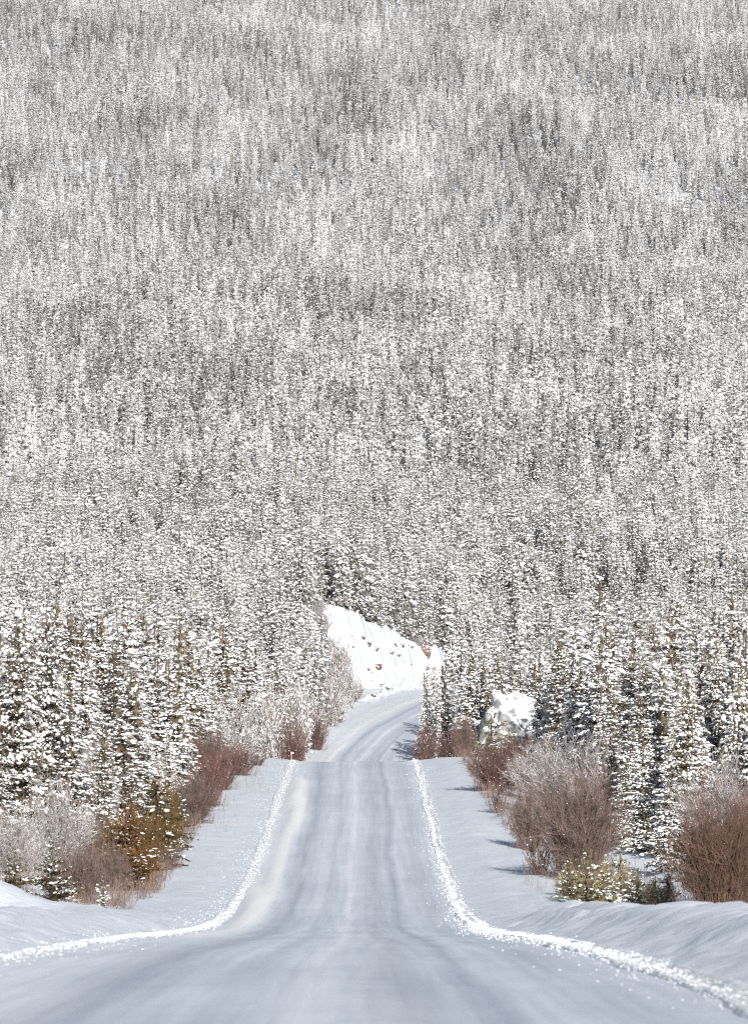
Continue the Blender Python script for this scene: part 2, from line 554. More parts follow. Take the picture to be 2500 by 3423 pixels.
# ground sheet
cols = np.concatenate([[0, 2.5, 4.3], np.arange(4.7, 14, .25), np.arange(14, 44, 1.0), np.geomspace(45, 2600, 34)])
cols = np.concatenate([-cols[:0:-1], cols])
rows = np.concatenate([np.arange(-250, 50, 12), np.arange(50, 300, .4), np.arange(300, 560, .9), np.arange(560, 930, 1.8), np.arange(930, 1110, .5), np.arange(1110, 1300, 5), np.geomspace(1300, 9000, 190)])
gx = cols[None, :] + xc_of(np.minimum(rows, 985))[:, None] * np.ones(len(cols))[None]
gy = rows[:, None] * np.ones(len(cols))[None]
gzv = ground_z(gx.ravel(), gy.ravel())
ground_me = mesh_from("snowy_ground", np.stack([gx.ravel(), gy.ravel(), gzv], -1), grid_faces(len(rows), len(cols)), [M_GROUND])
obj("snowy_ground", ground_me, kind='structure', label="snow covered ground and wooded mountainside rising behind the road")

# road
ri = np.where(CLY > -200)[0]
sec = np.arange(-5.4, 5.41, .3)
S, T = np.meshgrid(sec, _uu[ri])
KX, KY, KZ = CLX[ri][:, None], CLY[ri][:, None], CLZ[ri][:, None]
RX = KX + S * _ty[ri][:, None]; RY = KY - S * _tx[ri][:, None]
T0 = T
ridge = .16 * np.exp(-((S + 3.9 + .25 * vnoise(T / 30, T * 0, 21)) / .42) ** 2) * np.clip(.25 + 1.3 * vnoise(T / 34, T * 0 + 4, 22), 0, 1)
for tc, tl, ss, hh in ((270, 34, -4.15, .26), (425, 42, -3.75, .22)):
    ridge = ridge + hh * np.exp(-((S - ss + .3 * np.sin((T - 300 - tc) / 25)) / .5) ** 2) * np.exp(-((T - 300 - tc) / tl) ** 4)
rut = -.035 * np.exp(-((S - 2.2) / .45) ** 2) - .035 * np.exp(-((S + 2.35) / .35) ** 2)
edge = .05 * sstep(3.9, 5.2, np.abs(S))
RZ = KZ + ridge + rut + edge + .012 * vnoise(S / .8, T / 3, 23) + .02 * vnoise(S / 2.5, T / 14, 24) - .02 * np.abs(S) / 5
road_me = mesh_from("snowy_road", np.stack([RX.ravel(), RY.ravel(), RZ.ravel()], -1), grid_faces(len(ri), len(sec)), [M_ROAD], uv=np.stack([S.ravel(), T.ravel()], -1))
fa = road_me.attributes.new("ridge_pale", 'FLOAT', 'POINT')
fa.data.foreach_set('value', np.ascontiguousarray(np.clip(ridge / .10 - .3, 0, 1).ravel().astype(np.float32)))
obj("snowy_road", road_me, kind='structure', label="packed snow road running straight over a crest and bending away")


# ploughed ridges along both edges
def snow_bank(side):
    tt = np.concatenate([np.arange(305, 620, .35), np.arange(620, 900, .7), np.arange(900, 1420, 1.4)])     # arc length; the camera stands near 300
    k = np.interp(tt, _uu, np.arange(len(_uu)))
    ix = np.arange(len(_uu))
    cx, cy, cz = np.interp(k, ix, CLX), np.interp(k, ix, CLY), np.interp(k, ix, CLZ)
    nx, ny = np.interp(k, ix, _ty), -np.interp(k, ix, _tx)
    w = np.linspace(-1, 1, 15)
    Wd, TT = np.meshgrid(w, tt)
    near = (1 - sstep(480, 560, TT))
    cen = 4.95 + .12 * vnoise(TT / 11, TT * 0, 31 + side) + (.15 if side < 0 else 0)
    half = (.34 if side > 0 else .28) + .08 * vnoise(TT / 6, TT * 0, 33 + side)
    hgt = ((.06 if side > 0 else .03) + .02 * vnoise(TT / 4, TT * 0, 35 + side)) * (1 - np.abs(Wd) ** 2.2) + .035 * (1 - np.exp(-((Wd) / .25) ** 2)) * (1 - np.abs(Wd) ** 3)
    s = side * (cen + Wd * half)
    base = -.14 + .14 * sstep(-1, -.6, Wd) + .10 * sstep(-.2, 1.0, Wd) - .10 * sstep(.85, 1, Wd)
    lump = (.025 * vnoise(s / .18, TT / .6, 37) + .02 * vnoise(s / .33, TT / 1.6, 38)) * (1 - np.abs(Wd) ** 4)
    z = cz[:, None] + base + hgt + lump - .07 * (np.abs(Wd) > .98)
    V = np.stack([cx[:, None] + s * nx[:, None], cy[:, None] + s * ny[:, None], z], -1).reshape(-1, 3)
    F = grid_faces(len(tt), len(w))
    if side < 0: F = F[:, ::-1]
    return mesh_from("snow_bank", V, F, [M_BANK], smooth=False)
obj("snow_bank", snow_bank(1), kind='structure', label="bright ploughed snow ridge along the right edge of the road")
obj("snow_bank", snow_bank(-1), kind='structure', label="bright ploughed snow ridge along the left edge of the road")

# loose clods thrown onto the ridges and the edges of the road
n = 26000
tt = 365 + 690 * rng.beta(1.15, 2.2, n)
sd = np.where(rng.random(n) < .66, 1.0, -1.0)
off = rng.normal(0, 1, n) * np.where(sd > 0, .19, .14) + np.where(rng.random(n) < .06, -np.abs(rng.normal(0, .5, n)), 0)
off = np.where((sd < 0) & (rng.random(n) < .3), off + np.abs(rng.normal(.3, .6, n)), off)
ss = sd * (4.95 + off)
k = np.interp(tt, _uu, np.arange(len(_uu))); ix = np.arange(len(_uu))
cx, cy, cz = (np.interp(k, ix, a) for a in (CLX, CLY, CLZ))
x = cx + ss * np.interp(k, ix, _ty); y = cy - ss * np.interp(k, ix, _tx)
d = np.abs(np.abs(ss) - 4.95)
r0c = np.clip(y / 170, .45, 1)
z = cz + .015 + .095 * np.clip(1 - (d / .42) ** 2, 0, 1) + np.where(np.abs(ss) > 4.95, .25 * np.clip(d, 0, 1.5) / 1.2, 0)
r0 = rng.uniform(.011, .038, n) * r0c * (1 + .5 * (rng.random(n) < .07))
ok = y > 66
x, y, z, r0 = x[ok], y[ok], z[ok], r0[ok]
V, F = blobs(np.stack([x, y, z], -1), np.stack([r0 * 1.3, r0 * .9, r0 * .6], -1), rng, OCT, .5)
obj("snow_clods", mesh_from("snow_clods", V, F, [M_BANK], smooth=False), kind='stuff', label="loose sparkling clods of ploughed snow along both road edges", cat="snow clods")


# ------------------------------------------------------------------ conifers
def conifer_parts(seed, h, rad, lod, snow=.75, start=.05, droop=.3, open_=0.0):
    """returns (needles V,F), (snow V,F), (trunk V,F); base at the origin"""
    r = np.random.default_rng(seed)
    sp = {0: .25, 1: .50, 2: .80, 3: .17}[lod]             # spacing of the sprays
    zs = []; z = start * h
    while z < h * .985:
        zs.append(z); z += sp * r.uniform(.75, 1.1) * (1.0 if lod else 1.05)
    C, D, Lr = [], [], []
    lean = r.uniform(-.02, .02, 2)
    if lod in (0, 3):                                       # near trees: whorls of separate flat boughs
        z = start * h
        gap = .46 if lod == 0 else .30
        while z < h * .97:
            u = (z - start * h) / (h * (1 - start))
            R = rad * (1 - u) ** .8 * (.62 + .38 * min(1, u / .15 + .2)) * r.uniform(.85, 1.12) + .12
            nb = 7 if R > 1.0 else 6 if R > .5 else 4
            az0 = r.uniform(0, 6.28)
            for i in range(nb):
                if r.random() < open_: continue
                az = az0 + (i + r.uniform(-.32, .32)) / nb * 6.283
                L = R * r.uniform(.6, 1.18)
                ax = np.array([math.cos(az), math.sin(az)]); lt = np.array([-ax[1], ax[0]])
                zz = z + r.uniform(-.6, .6) * gap
                pitch = (.55 * (u > .8) + .10 * u - .10) * (1 if lod == 0 else 2.0) + (.35 if lod == 3 else 0) + r.uniform(-.22, .2)
                dr = droop * r.uniform(.7, 2.2)
                f = max(.12, .22 * L)
                while f <= L + .02:
                    g = f / L
                    wl = .36 * L * math.sin(math.pi * min(.97, .12 + .85 * g)) + .03
                    m = int(wl / (sp * .8))
                    for j in range(-m, m + 1):
                        o = j * sp * .8 + r.uniform(-.2, .2) * sp
                        ff = f - abs(o) * .45 + r.uniform(-.2, .2) * sp
                        p = ax * ff + lt * o
                        C.append((p[0] + lean[0] * z, p[1] + lean[1] * z, zz + pitch * f - dr * f * f / max(rad, .5) * .55 - .12 * abs(o) + r.uniform(-.05, .05)))
                        dd = ax * (1 if j == 0 else .75) + lt * (.75 * np.sign(j))
                        D.append((dd[0], dd[1], pitch - dr * f / max(rad, .5)))
                        Lr.append(min(1, g + .25 * abs(j) / max(m, 1)))
                    f += sp * r.uniform(.8, 1.1)
            z += gap * r.uniform(.75, 1.2) * (1 - .35 * u)
    for z in (zs if lod in (1, 2) else []):
        u = (z - start * h) / (h * (1 - start))
        prof = (1 - u) ** .72 * (.55 + .45 * min(1, u / .12 + .3))
        R = rad * prof * r.uniform(.8, 1.15) + .10
        nb = max(3, int(round(2 * math.pi * R / (sp * 1.15))))
        az0 = r.uniform(0, 6.28)
        for i in range(nb):
            if r.random() < open_: continue
            az = az0 + (i + r.uniform(-.35, .35)) / nb * 6.283
            Rb = R * r.uniform(.62, 1.12)
            zz = z + r.uniform(-.4, .4) * sp
            q = max(.12, Rb * (.25 if lod < 2 else .45))
            st = sp * .95
            m = max(1, int(math.ceil((Rb - q) / st)))
            for j in range(m + 1):
                f = Rb - j * st if j else Rb
                if f < .06: break
                if j > 2 and r.random() < .5: continue
                g = f / max(rad, .3)
                drop = -droop * f * (f / max(Rb, .2)) - r.uniform(0, .06) + (.35 * (u > .75)) * f
                a2 = az + r.uniform(-.12, .12) / max(f, .25) * sp
                C.append((math.cos(a2) * f + lean[0] * z, math.sin(a2) * f + lean[1] * z, zz + drop))
                D.append((math.cos(a2), math.sin(a2), -droop * 1.3 + .5 * (u > .8)))
                Lr.append(f / max(Rb, .1))
    C = np.array(C); D = np.array(D); D /= np.linalg.norm(D, axis=1, keepdims=True); Lr = np.array(Lr)
    C[:, 2] = np.maximum(C[:, 2], .05)
    n = len(C)
    # needle sprays: thin blades fanning out of each twig end
    nb = {0: 8, 1: 6, 2: 4, 3: 9}[lod]
    ln = sp * {0: .85, 1: .85, 2: .95, 3: 1.0}[lod]; wd = ln * {0: .20, 1: .26, 2: .42, 3: .14}[lod]
    d = D[:, None] * .9 + r.normal(0, .55, (n, nb, 3)) + np.array([0, 0, .05])
    d /= np.linalg.norm(d, axis=2, keepdims=True)
    L = ln * r.uniform(.6, 1.15, (n, nb, 1))
    side = np.cross(d, r.normal(0, 1, (n, nb, 3))); side /= np.linalg.norm(side, axis=2, keepdims=True) + 1e-9
    base = C[:, None] - d * L * .35
    tri = np.stack([base - side * wd * .5, base + side * wd * .5, base + d * L * .6 + side * wd * .55, base + d * L], 2)
    V = tri.reshape(-1, 3)
    q = (np.arange(n * nb) * 4)[:, None]
    F = np.concatenate([q + np.array([[0, 1, 2]]), q + np.array([[0, 2, 3]])])
    # dark core of inner twigs
    m = max(6, int(h * (7 if lod == 0 else 3)))
    uz = r.uniform(start, .93, m); rr = rad * (1 - uz) ** .9 * r.uniform(.05, .34, m); aa = r.uniform(0, 6.28, m)
    cc = np.stack([np.cos(aa) * rr, np.sin(aa) * rr, uz * h], -1)
    bR = np.stack([(.05 + .16 * rad * (1 - uz)) * (1 if lod in (1, 2) else .7)] * 2 + [.22 + 0 * uz], -1)
    V2, F2 = blobs(cc, bR, r, OCT, .45)
    NV = np.concatenate([V, V2]); NF = np.concatenate([F, F2 + len(V)])
    # snow pads along the upper side of the sprays
    cl = vnoise(C[:, 0] / .7 + C[:, 1] / .9 + 7, C[:, 2] / .6, seed)
    keep = r.random(n) < snow * (.35 + .65 * Lr) * (1 + .75 * cl) * ((.45 + .7 * C[:, 2] / h) if lod in (1, 2) else 1)
    c = C[keep] + np.array([0, 0, sp * .16]) + D[keep] * sp * .06
    k = len(c)
    a = sp * (r.uniform(.18, .42, k) if lod == 2 else r.uniform(.22, .5, k) if lod == 1 else r.uniform(.18, .44, k)) * (1 + .6 * (r.random(k) < .08))
    el = (1.0, 1.6) if lod in (1, 2) else (1.0, 1.9)
    fl = (.34, .6) if lod in (1, 2) else (.45, .85)
    R = np.stack([a * r.uniform(*el, k), a * r.uniform(.7, 1.0, k), a * r.uniform(*fl, k)], -1)
    ds = D[keep] + r.normal(0, .35, (k, 3)); ds /= np.linalg.norm(ds, axis=1, keepdims=True)
    SV, SF = blobs(c, R, r, OCT if lod in (1, 2) else ICO, .32, ds)
    if lod in (0, 3):                       # fine rime-and-snow flecks between the pads
        kk = r.random(n) < (.50 * min(1, snow + .25) * (1 + .4 * cl))
        cf = C[kk] + r.normal(0, sp * .32, (int(kk.sum()), 3)) + np.array([0, 0, sp * .1])
        af = sp * r.uniform(.10, .22, len(cf))
        V3, F3 = blobs(cf, np.stack([af * 1.4, af, af * .6], -1), r, OCT, .35, D[kk])
        SF = np.concatenate([SF, F3 + len(SV)]); SV = np.concatenate([SV, V3])
    # trunk: tapered and slightly bent
    k = 8; zt = np.linspace(-.6, h * .96, k); rt = np.interp(zt, [-.6, 0, h], [.013 * h + .05, .012 * h + .03, .012])
    px = lean[0] * np.maximum(zt, 0) + .02 * np.sin(zt); py = lean[1] * np.maximum(zt, 0)
    th = np.arange(7) / 7 * 6.283
    TV = np.stack([px[:, None] + np.cos(th) * rt[:, None], py[:, None] + np.sin(th) * rt[:, None], zt[:, None] + 0 * th], -1).reshape(-1, 3)
    TF = []
    for i in range(k - 1):
        for j in range(7):
            a_, b_ = i * 7 + j, i * 7 + (j + 1) % 7
            TF += [(a_, b_, b_ + 7), (a_, b_ + 7, a_ + 7)]
    return (NV, NF), (SV, SF), (TV, np.array(TF))


KINDS = {}
def conifer_kind(key, needle_mat, *a, **k):
    """meshes of one kind of conifer, shared by all its copies"""
    n_, s_, t_ = conifer_parts(*a, **k)
    KINDS[key] = (mesh_from("crown", *n_, [needle_mat], smooth=False), mesh_from("snow_cover", *s_, [M_SNOW], smooth=True), mesh_from("trunk", *t_, [M_BARK]), a[1], a[2])


for i in range(7):
    hh, rr, sn = [(10.5, 1.75, .62), (9.5, 1.35, .85), (8.5, 1.55, .75), (11, 1.9, .45), (10, 1.2, .55), (9, 1.7, .9), (11.5, 1.5, .65)][i]
    conifer_kind(('hero', i), M_NEEDLE, 100 + i, hh, rr, 0, snow=sn, open_=.06)
for i, (hh, rr, sn) in ((7, (12, 2.5, .50)), (8, (10.5, 2.25, .78))):
    conifer_kind(('hero', i), M_NEEDLE, 100 + i, hh, rr, 0, snow=sn, open_=.08)
for i in range(6):
    hh, rr, sn = [(10, 1.3, .92), (9, 1.1, 1.0), (11, 1.35, .85), (8.5, 1.25, 1.0), (10.5, 1.0, .75), (9.5, 1.4, .95)][i]
    conifer_kind(('mid', i), M_NEEDLE_MID, 200 + i, hh, rr, 1, snow=sn, open_=.05)
M_NEEDLE_YEL = mat_needles("yellow_green_needles", (.10, .08, .03), (.30, .25, .12))
conifer_kind(('small', 0), M_NEEDLE_OLIVE, 300, 2.6, 1.35, 3, snow=.2, open_=.2, droop=.05)
conifer_kind(('small', 1), M_NEEDLE_YEL, 301, 2.0, .85, 3, snow=.2, open_=.25, droop=.05)
conifer_kind(('small', 2), M_NEEDLE_YEL, 302, 1.5, .65, 3, snow=1.0, open_=.3, droop=.0)
conifer_kind(('dry', 0), M_NEEDLE_DRY, 310, 4.0, 1.3, 3, snow=.10, open_=.2, droop=.05)
conifer_kind(('olive', 0), M_NEEDLE_OLIVE, 311, 4.0, 1.15, 0, snow=.22, open_=.15, droop=.1)


def place_conifer(key, x, y, h, rz, name, label, cat, group=None, wide=1.0, sink=.15):
    cm, sm, tm, h0, r0 = KINDS[key]
    f = h / h0
    root = obj(name, None, None, label, cat, group, loc=(x, y, gz(x, y) - sink), rz=rz, sc=(f * wide, f * wide, f))
    root.empty_display_size = .3
    obj("trunk", tm, root)
    c = obj("crown", cm, root)
    obj("snow_cover", sm, c, kind='stuff')
    return root


# hero trees: photograph column, distance, row of the tip, kind
ORD = ["first", "second", "third", "fourth", "fifth", "sixth", "seventh", "eighth", "ninth", "tenth", "eleventh", "twelfth", "thirteenth", "fourteenth", "fifteenth", "sixteenth", "seventeenth", "eighteenth", "nineteenth", "twentieth"]
TREES = []      # (x, y, h, width factor, kind index, label or None)
HEROES = [
    (2150, 338, 2440, 5, 1.1, "low wide snow-clotted spruce in the dark gap beside the round brown bush"),
    (2085, 362, 2520, 3, 1.0, "short dark spruce standing in the blue shadow behind the round brown bush"),
    (2225, 318, 2560, 2, 1.1, "small snow-bowed spruce left of the large red-brown bush"),
    (2295, 332, 2215, 7, .78, "broad olive spruce behind the big red-brown bush, tallest of its row"),
    (2476, 362, 2155, 8, .78, "thickly snowed spruce at the right edge beyond the red-brown bush"),
    (2390, 405, 2112, 7, .65, "brown-needled spruce whose tip rises behind the broad olive spruce"),
    (2205, 392, 2205, 2, 1.15, "snow-speckled spruce between the olive broad spruce and the dark gap"),
    (2040, 385, 2284, 3, 1.0, "short thin-snowed spruce just behind the big grey bush"),
    (1945, 432, 2170, 1, .85, "slim very white spruce behind the left end of the big grey bush"),
    (1877, 482, 2110, 3, 1.0, "dark olive spruce at the edge of the blue shadow by the rock"),
    (1800, 575, 2150, 0, .6, "bushy dark spruce with long boughs standing right behind the snow-capped rock"),
    (1640, 610, 2200, 2, .95, "snowy spruce behind the left shoulder of the snow-capped rock"),
    (1560, 612, 2195, 5, .9, "dense white spruce between the rock and the roadside pair"),
    (1478, 622, 2185, 4, .95, "narrow brown spruce, right one of the pair at the road bend"),
    (1425, 628, 2215, 4, .75, "narrow brown spruce standing closest to the right road edge at the bend"),
    (2110, 470, 2085, 0, .9, "tall snowy spruce rising over the dark gap beside the grey bush"),
    (2000, 560, 1890, 6, .8, "tall brown-topped spruce towering over the slim white spruce"),
    (2440, 520, 1930, 6, 1.0, "tall dark spruce breaking the skyline of the stand near the right edge"),
    (2250, 540, 1990, 1, 1.0, "tall white spruce behind the broad olive spruce"),
    (55, 305, 2010, 7, .85, "big brown pine at the left edge above the small mound"),
    (165, 325, 2000, 7, .7, "rust-topped pine beside the big brown pine at the left edge"),
    (290, 372, 2150, 8, .8, "drooping snow-loaded spruce above the orange dry pine"),
    (410, 365, 2330, 2, 1.35, "low white spruce just behind the orange dry pine"),
    (520, 420, 2240, 1, 1.25, "white spruce behind the olive pine at the verge"),
    (640, 480, 2190, 5, 1.0, "snow-bent spruce left of the frosted bare tree"),
    (330, 450, 2010, 6, 1.3, "tall spruce above the drooping one in the left stand"),
    (120, 400, 2200, 8, .8, "heavily snowed spruce low behind the rust-topped pine"),
    (930, 640, 2180, 0, .9, "snowy spruce right of the frosted bare tree behind the red bushes"),
    (1075, 872, 2050, 4, .95, "dark narrow spruce standing against the white rock cut"),
    (995, 800, 2160, 1, .9, "pale spruce between the red bushes and the dark narrow spruce"),
]
for px, d, tip, kd, wd, lab in HEROES:
    x = px_x(px, d)
    h = (HOR - tip) / FPX * d - gz(x, d)
    TREES.append([x, d, h, wd * 1.32, kd, lab])

OPEN = [(-44, 1215, 3.5, 70), (-9, 1000, 3, 8)]


def allowed(x, y, s, zcut):
    ok = np.where(y < 560, np.abs(s) > 11.5, np.where(s > 0, np.abs(s) > 7.8, np.abs(s) > 9.0))
    ok &= ~zcut
    for ox, oy, rx, ry in OPEN:
        ok &= ((x - ox) / rx) ** 2 + ((y - oy) / ry) ** 2 > 1
    px = 1250 + x / y * FPX
    ok &= y > np.interp(px, [-200, 0, 300, 400, 560, 620, 700, 760, 880, 930, 1000, 1050, 1100, 1400, 1540, 1560, 1830, 1840, 2050, 2140, 2200, 2330, 2500, 2800],
                        [298, 300, 325, 345, 368, 425, 465, 545, 545, 610, 800, 845, 885, 660, 660, 612, 612, 440, 405, 360, 335, 325, 335, 335])
    # the rock, and the sight line to the cut at the bend
    ok &= ~((np.abs(x - 13.5) < 5.5) & (np.abs(y - 603) < 9))
    ok &= ~((x > 6.5) & (x < 17.5) & (y > 515) & (y < 600))
    ok &= ~((y > 640) & (y < np.minimum(face_y(x) + 13, 1060)) & (px > 1105 - 130 * (.5 + .5 * vnoise(y / 23, x / 3, 92)) - 40 * np.random.default_rng(3).random(len(x))) & (s < 9))
    return ok


def scatter(y0, y1, cell_of):
    """one jittered tree per cell; cells grow with distance"""
    X, Y = [], []
    y = y0
    while y < y1:
        c = cell_of(y)
        hw = .0615 * y * 1.12 + 12
        xs = np.arange(-hw, hw, c)
        X.append(xs + rng.uniform(-.46, .46, len(xs)) * c); Y.append(y + rng.uniform(-.46, .46, len(xs)) * c)
        y += c
    return np.concatenate(X), np.concatenate(Y)


fx, fy = scatter(268, 1400, lambda y: 2.5 if y < 640 else 3.6)
s, zr = road_coords(fx, fy)
nat = natural(fx, fy, s)
high = zr + .3 + .95 * np.clip(np.abs(s) - 9.3, 0, None)
ok = allowed(fx, fy, s, (nat > high + .8) & (np.abs(s) < 12) & (fy > 820) & (fx > 15))
dens = vnoise(fx / 16, fy / 30, 41)
ok &= rng.random(len(fx)) < .80 + .25 * dens
hx = np.array([t[0] for t in TREES]); hy = np.array([t[1] for t in TREES])
ok &= (np.hypot(fx[:, None] - hx, (fy[:, None] - hy)) > 2.0).all(1)
# keep the sight lines to the hero trees free
for px, dd, tip, kd, wd, lab in HEROES:
    ok &= ~((fy < dd) & (fy > dd - 90) & (np.abs(fx / fy - (px - 1250) / FPX) < .0022) & (dd < 520))
for x, y in zip(fx[ok], fy[ok]):
    h = random.triangular(5.5, 13.5, 9.0) * (1.0 if y > 420 else .9) * (1 + .22 * min(1, max(0, (y - 600) / 500)))
    if y < 560 and abs(x) < 13.5: h *= .75
    TREES.append([x, y, h, random.uniform(1.0, 1.45) if y < 640 else random.uniform(.95, 1.35), random.randrange(7 if y < 640 else 6), None])

# which of them show largest: front to back over a coarse picture
TREES.sort(key=lambda t: t[1])
PW, PH = 625, 856
cov = np.zeros((PH, PW), bool)
tx = np.array([t[0] for t in TREES]); ty = np.array([t[1] for t in TREES])
tz = ground_z(tx, ty)
vis = np.zeros(len(TREES), int)
gxs = np.arange(PW)
for i, t in enumerate(TREES):
    f = FPX / 4 / t[1]
    cxp = 312.5 + t[0] * f; yb = HOR / 4 - tz[i] * f; yt = yb - t[2] * f
    w = t[2] * .16 * t[3] * f
    a, b = max(0, int(yt)), min(PH, int(yb) + 1)
    if b <= a: continue
    for yy in range(a, b):
        q = w * min(1, (yy - yt) / max(yb - yt, 1)) + .4
        l, r_ = max(0, int(cxp - q)), min(PW, int(cxp + q) + 1)
        if r_ > l:
            row = cov[yy, l:r_]
            vis[i] += int((~row).sum()); row[:] = True
order = [i for i in np.argsort(-vis) if TREES[i][5] is None]
N_HERO = len(HEROES)
chosen = set(order[:290 - N_HERO])
singles = [i for i in range(len(TREES)) if TREES[i][5] is not None or i in chosen]
rest = [i for i in range(len(TREES)) if i not in chosen and TREES[i][5] is None]

# rows of the stand on either side, for the labels
labels = {}
for side in (-1, 1):
    mine = sorted((i for i in singles if TREES[i][5] is None and (1 if TREES[i][0] > (0 if TREES[i][1] < 900 else 8) else -1) == side), key=lambda i: TREES[i][1])
    for rno in range(0, len(mine), 14):
        rowt = sorted(mine[rno:rno + 14], key=lambda i: abs(TREES[i][0] / TREES[i][1]))
        for kk, i in enumerate(rowt):
            t = TREES[i]
            size = "tall" if t[2] > 9.6 else "short" if t[2] < 7.8 else "middling"
            rw = ORD[rno // 14] if rno // 14 < len(ORD) else "last"
            labels[i] = f"{size} snowy spruce, {ORD[kk]} from the road in row {rw} of the {'right' if side > 0 else 'left'} stand"

PROTO = {}
def tree_copy(key, x, y, z, h, rz, wide, label, group):
    if key not in PROTO:
        PROTO[key] = place_conifer(key, x, y, h, rz, "spruce_tree", label, "tree", group, wide)
        return
    p = PROTO[key]
    f = h / KINDS[key][3]
    r = p.copy(); COL.objects.link(r)
    r.location = (x, y, z); r.rotation_euler = (random.uniform(-.03, .03), random.uniform(-.03, .03), rz); r.scale = (f * wide, f * wide, f)
    r['label'] = label; r['group'] = group
    for ch in p.children:
        c = ch.copy(); COL.objects.link(c); c.parent = r
        for g in ch.children:
            e = g.copy(); COL.objects.link(e); e.parent = c


for i in singles:
    x, y, h, wd, kd, lab = TREES[i]
    key = ('hero', kd) if y < 660 else ('mid', kd % 6)
    tree_copy(key, x, y, tz[i] - .15, h, random.uniform(0, 6.28), wd, lab or labels[i], "snowy spruces standing beside the road")

# ------------------------------------------------------------------ the forest that nobody could count
def forest_nodes():
    ng = bpy.data.node_groups.new("forest_scatter", 'GeometryNodeTree')
    ng.interface.new_socket("Geometry", in_out='INPUT', socket_type='NodeSocketGeometry')
    ng.interface.new_socket("Geometry", in_out='OUTPUT', socket_type='NodeSocketGeometry')
    nn, ll = ng.nodes, ng.links
    gi = nn.new('NodeGroupInput'); go = nn.new('NodeGroupOutput')

    def attr(name, typ):
        a = nn.new('GeometryNodeInputNamedAttribute'); a.data_type = typ
        a.inputs[0].default_value = name
        return a.outputs[0]
    var = attr("variant", 'INT')

    def sep(k):
        c = nn.new('FunctionNodeCompare'); c.data_type = 'INT'; c.operation = 'EQUAL'
        ll.new(var, c.inputs[2]); c.inputs[3].default_value = k
        s_ = nn.new('GeometryNodeSeparateGeometry'); s_.domain = 'POINT'
        ll.new(gi.outputs[0], s_.inputs[0]); ll.new(c.outputs[0], s_.inputs[1])
        return s_.outputs[0]
    jn = nn.new('GeometryNodeJoinGeometry')
    for k in range(6):
        g2 = nn.new('GeometryNodeGeometryToInstance')
        ll.new(sep(k), g2.inputs[0]); ll.new(g2.outputs[0], jn.inputs[0])
    ip = nn.new('GeometryNodeInstanceOnPoints')
    ll.new(sep(-1), ip.inputs['Points']); ll.new(jn.outputs[0], ip.inputs['Instance'])
    ip.inputs['Pick Instance'].default_value = True
    ll.new(attr("pick", 'INT'), ip.inputs['Instance Index'])
    e2 = nn.new('FunctionNodeEulerToRotation')
    ll.new(attr("turn", 'FLOAT_VECTOR'), e2.inputs[0]); ll.new(e2.outputs[0], ip.inputs['Rotation'])
    ll.new(attr("size", 'FLOAT_VECTOR'), ip.inputs['Scale'])
    ll.new(ip.outputs[0], go.inputs[0])
    return ng


FOREST_NG = forest_nodes()


def forest(name, variants, P, pick, size, label):
    """one object: six kinds of tree, instanced on its loose points"""
    Vs, Fs, Ms, var, o = [], [], [], [], 0
    for k, parts in enumerate(variants):
        V, F, mi = join([(parts[0][0], parts[0][1], 0), (parts[1][0], parts[1][1], 1), (parts[2][0], parts[2][1], 2)])
        Vs.append(V); Fs.append(F + o); Ms.append(mi); var.append(np.full(len(V), k)); o += len(V)
    Vs.append(P); var.append(np.full(len(P), -1))
    V = np.concatenate(Vs); var = np.concatenate(var)
    me = mesh_from(name, V, np.concatenate(Fs), [variants_mat[name], M_SNOW, M_BARK], np.concatenate(Ms), smooth=False)
    nV = len(V)
    def put(an, typ, data, field):
        a = me.attributes.new(an, typ, 'POINT'); a.data.foreach_set(field, np.ascontiguousarray(data).ravel())
    put("variant", 'INT', var.astype(np.int32), 'value')
    pk = np.zeros(nV, np.int32); pk[o:] = pick
    put("pick", 'INT', pk, 'value')
    tr = np.zeros((nV, 3), np.float32); tr[o:, 2] = rng.uniform(0, 6.283, len(P)); tr[o:, :2] = rng.normal(0, .025, (len(P), 2))
    put("turn", 'FLOAT_VECTOR', tr, 'vector')
    sz = np.ones((nV, 3), np.float32); sz[o:] = size
    put("size", 'FLOAT_VECTOR', sz, 'vector')
    ob = obj(name, me, label=label, cat="forest", kind='stuff')
    md = ob.modifiers.new("scatter", 'NODES'); md.node_group = FOREST_NG
    return ob


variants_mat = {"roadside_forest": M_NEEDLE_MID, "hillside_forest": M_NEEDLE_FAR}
midv = [conifer_parts(400 + i, 10, [1.35, 1.15, 1.4, 1.3, 1.05, 1.5][i], 1, snow=[1.1, 1.2, .95, .40, .8, 1.2][i], open_=.05) for i in range(6)]
farv = [conifer_parts(500 + i, 10, [1.1, .95, 1.2, 1.1, .85, 1.05][i], 2, snow=[.85, .75, .95, .22, .6, .4][i], open_=.05) for i in range(6)]

rx_ = np.array([TREES[i][0] for i in rest]); ry_ = np.array([TREES[i][1] for i in rest]); rh = np.array([TREES[i][2] for i in rest]); rw = np.array([TREES[i][3] for i in rest])
forest("roadside_forest", midv, np.stack([rx_, ry_, tz[rest] - .15], -1), rng.integers(0, 6, len(rest)), np.stack([rh / 10 * rw, rh / 10 * rw, rh / 10], -1), "the rest of the snowy spruces massed behind the roadside trees")

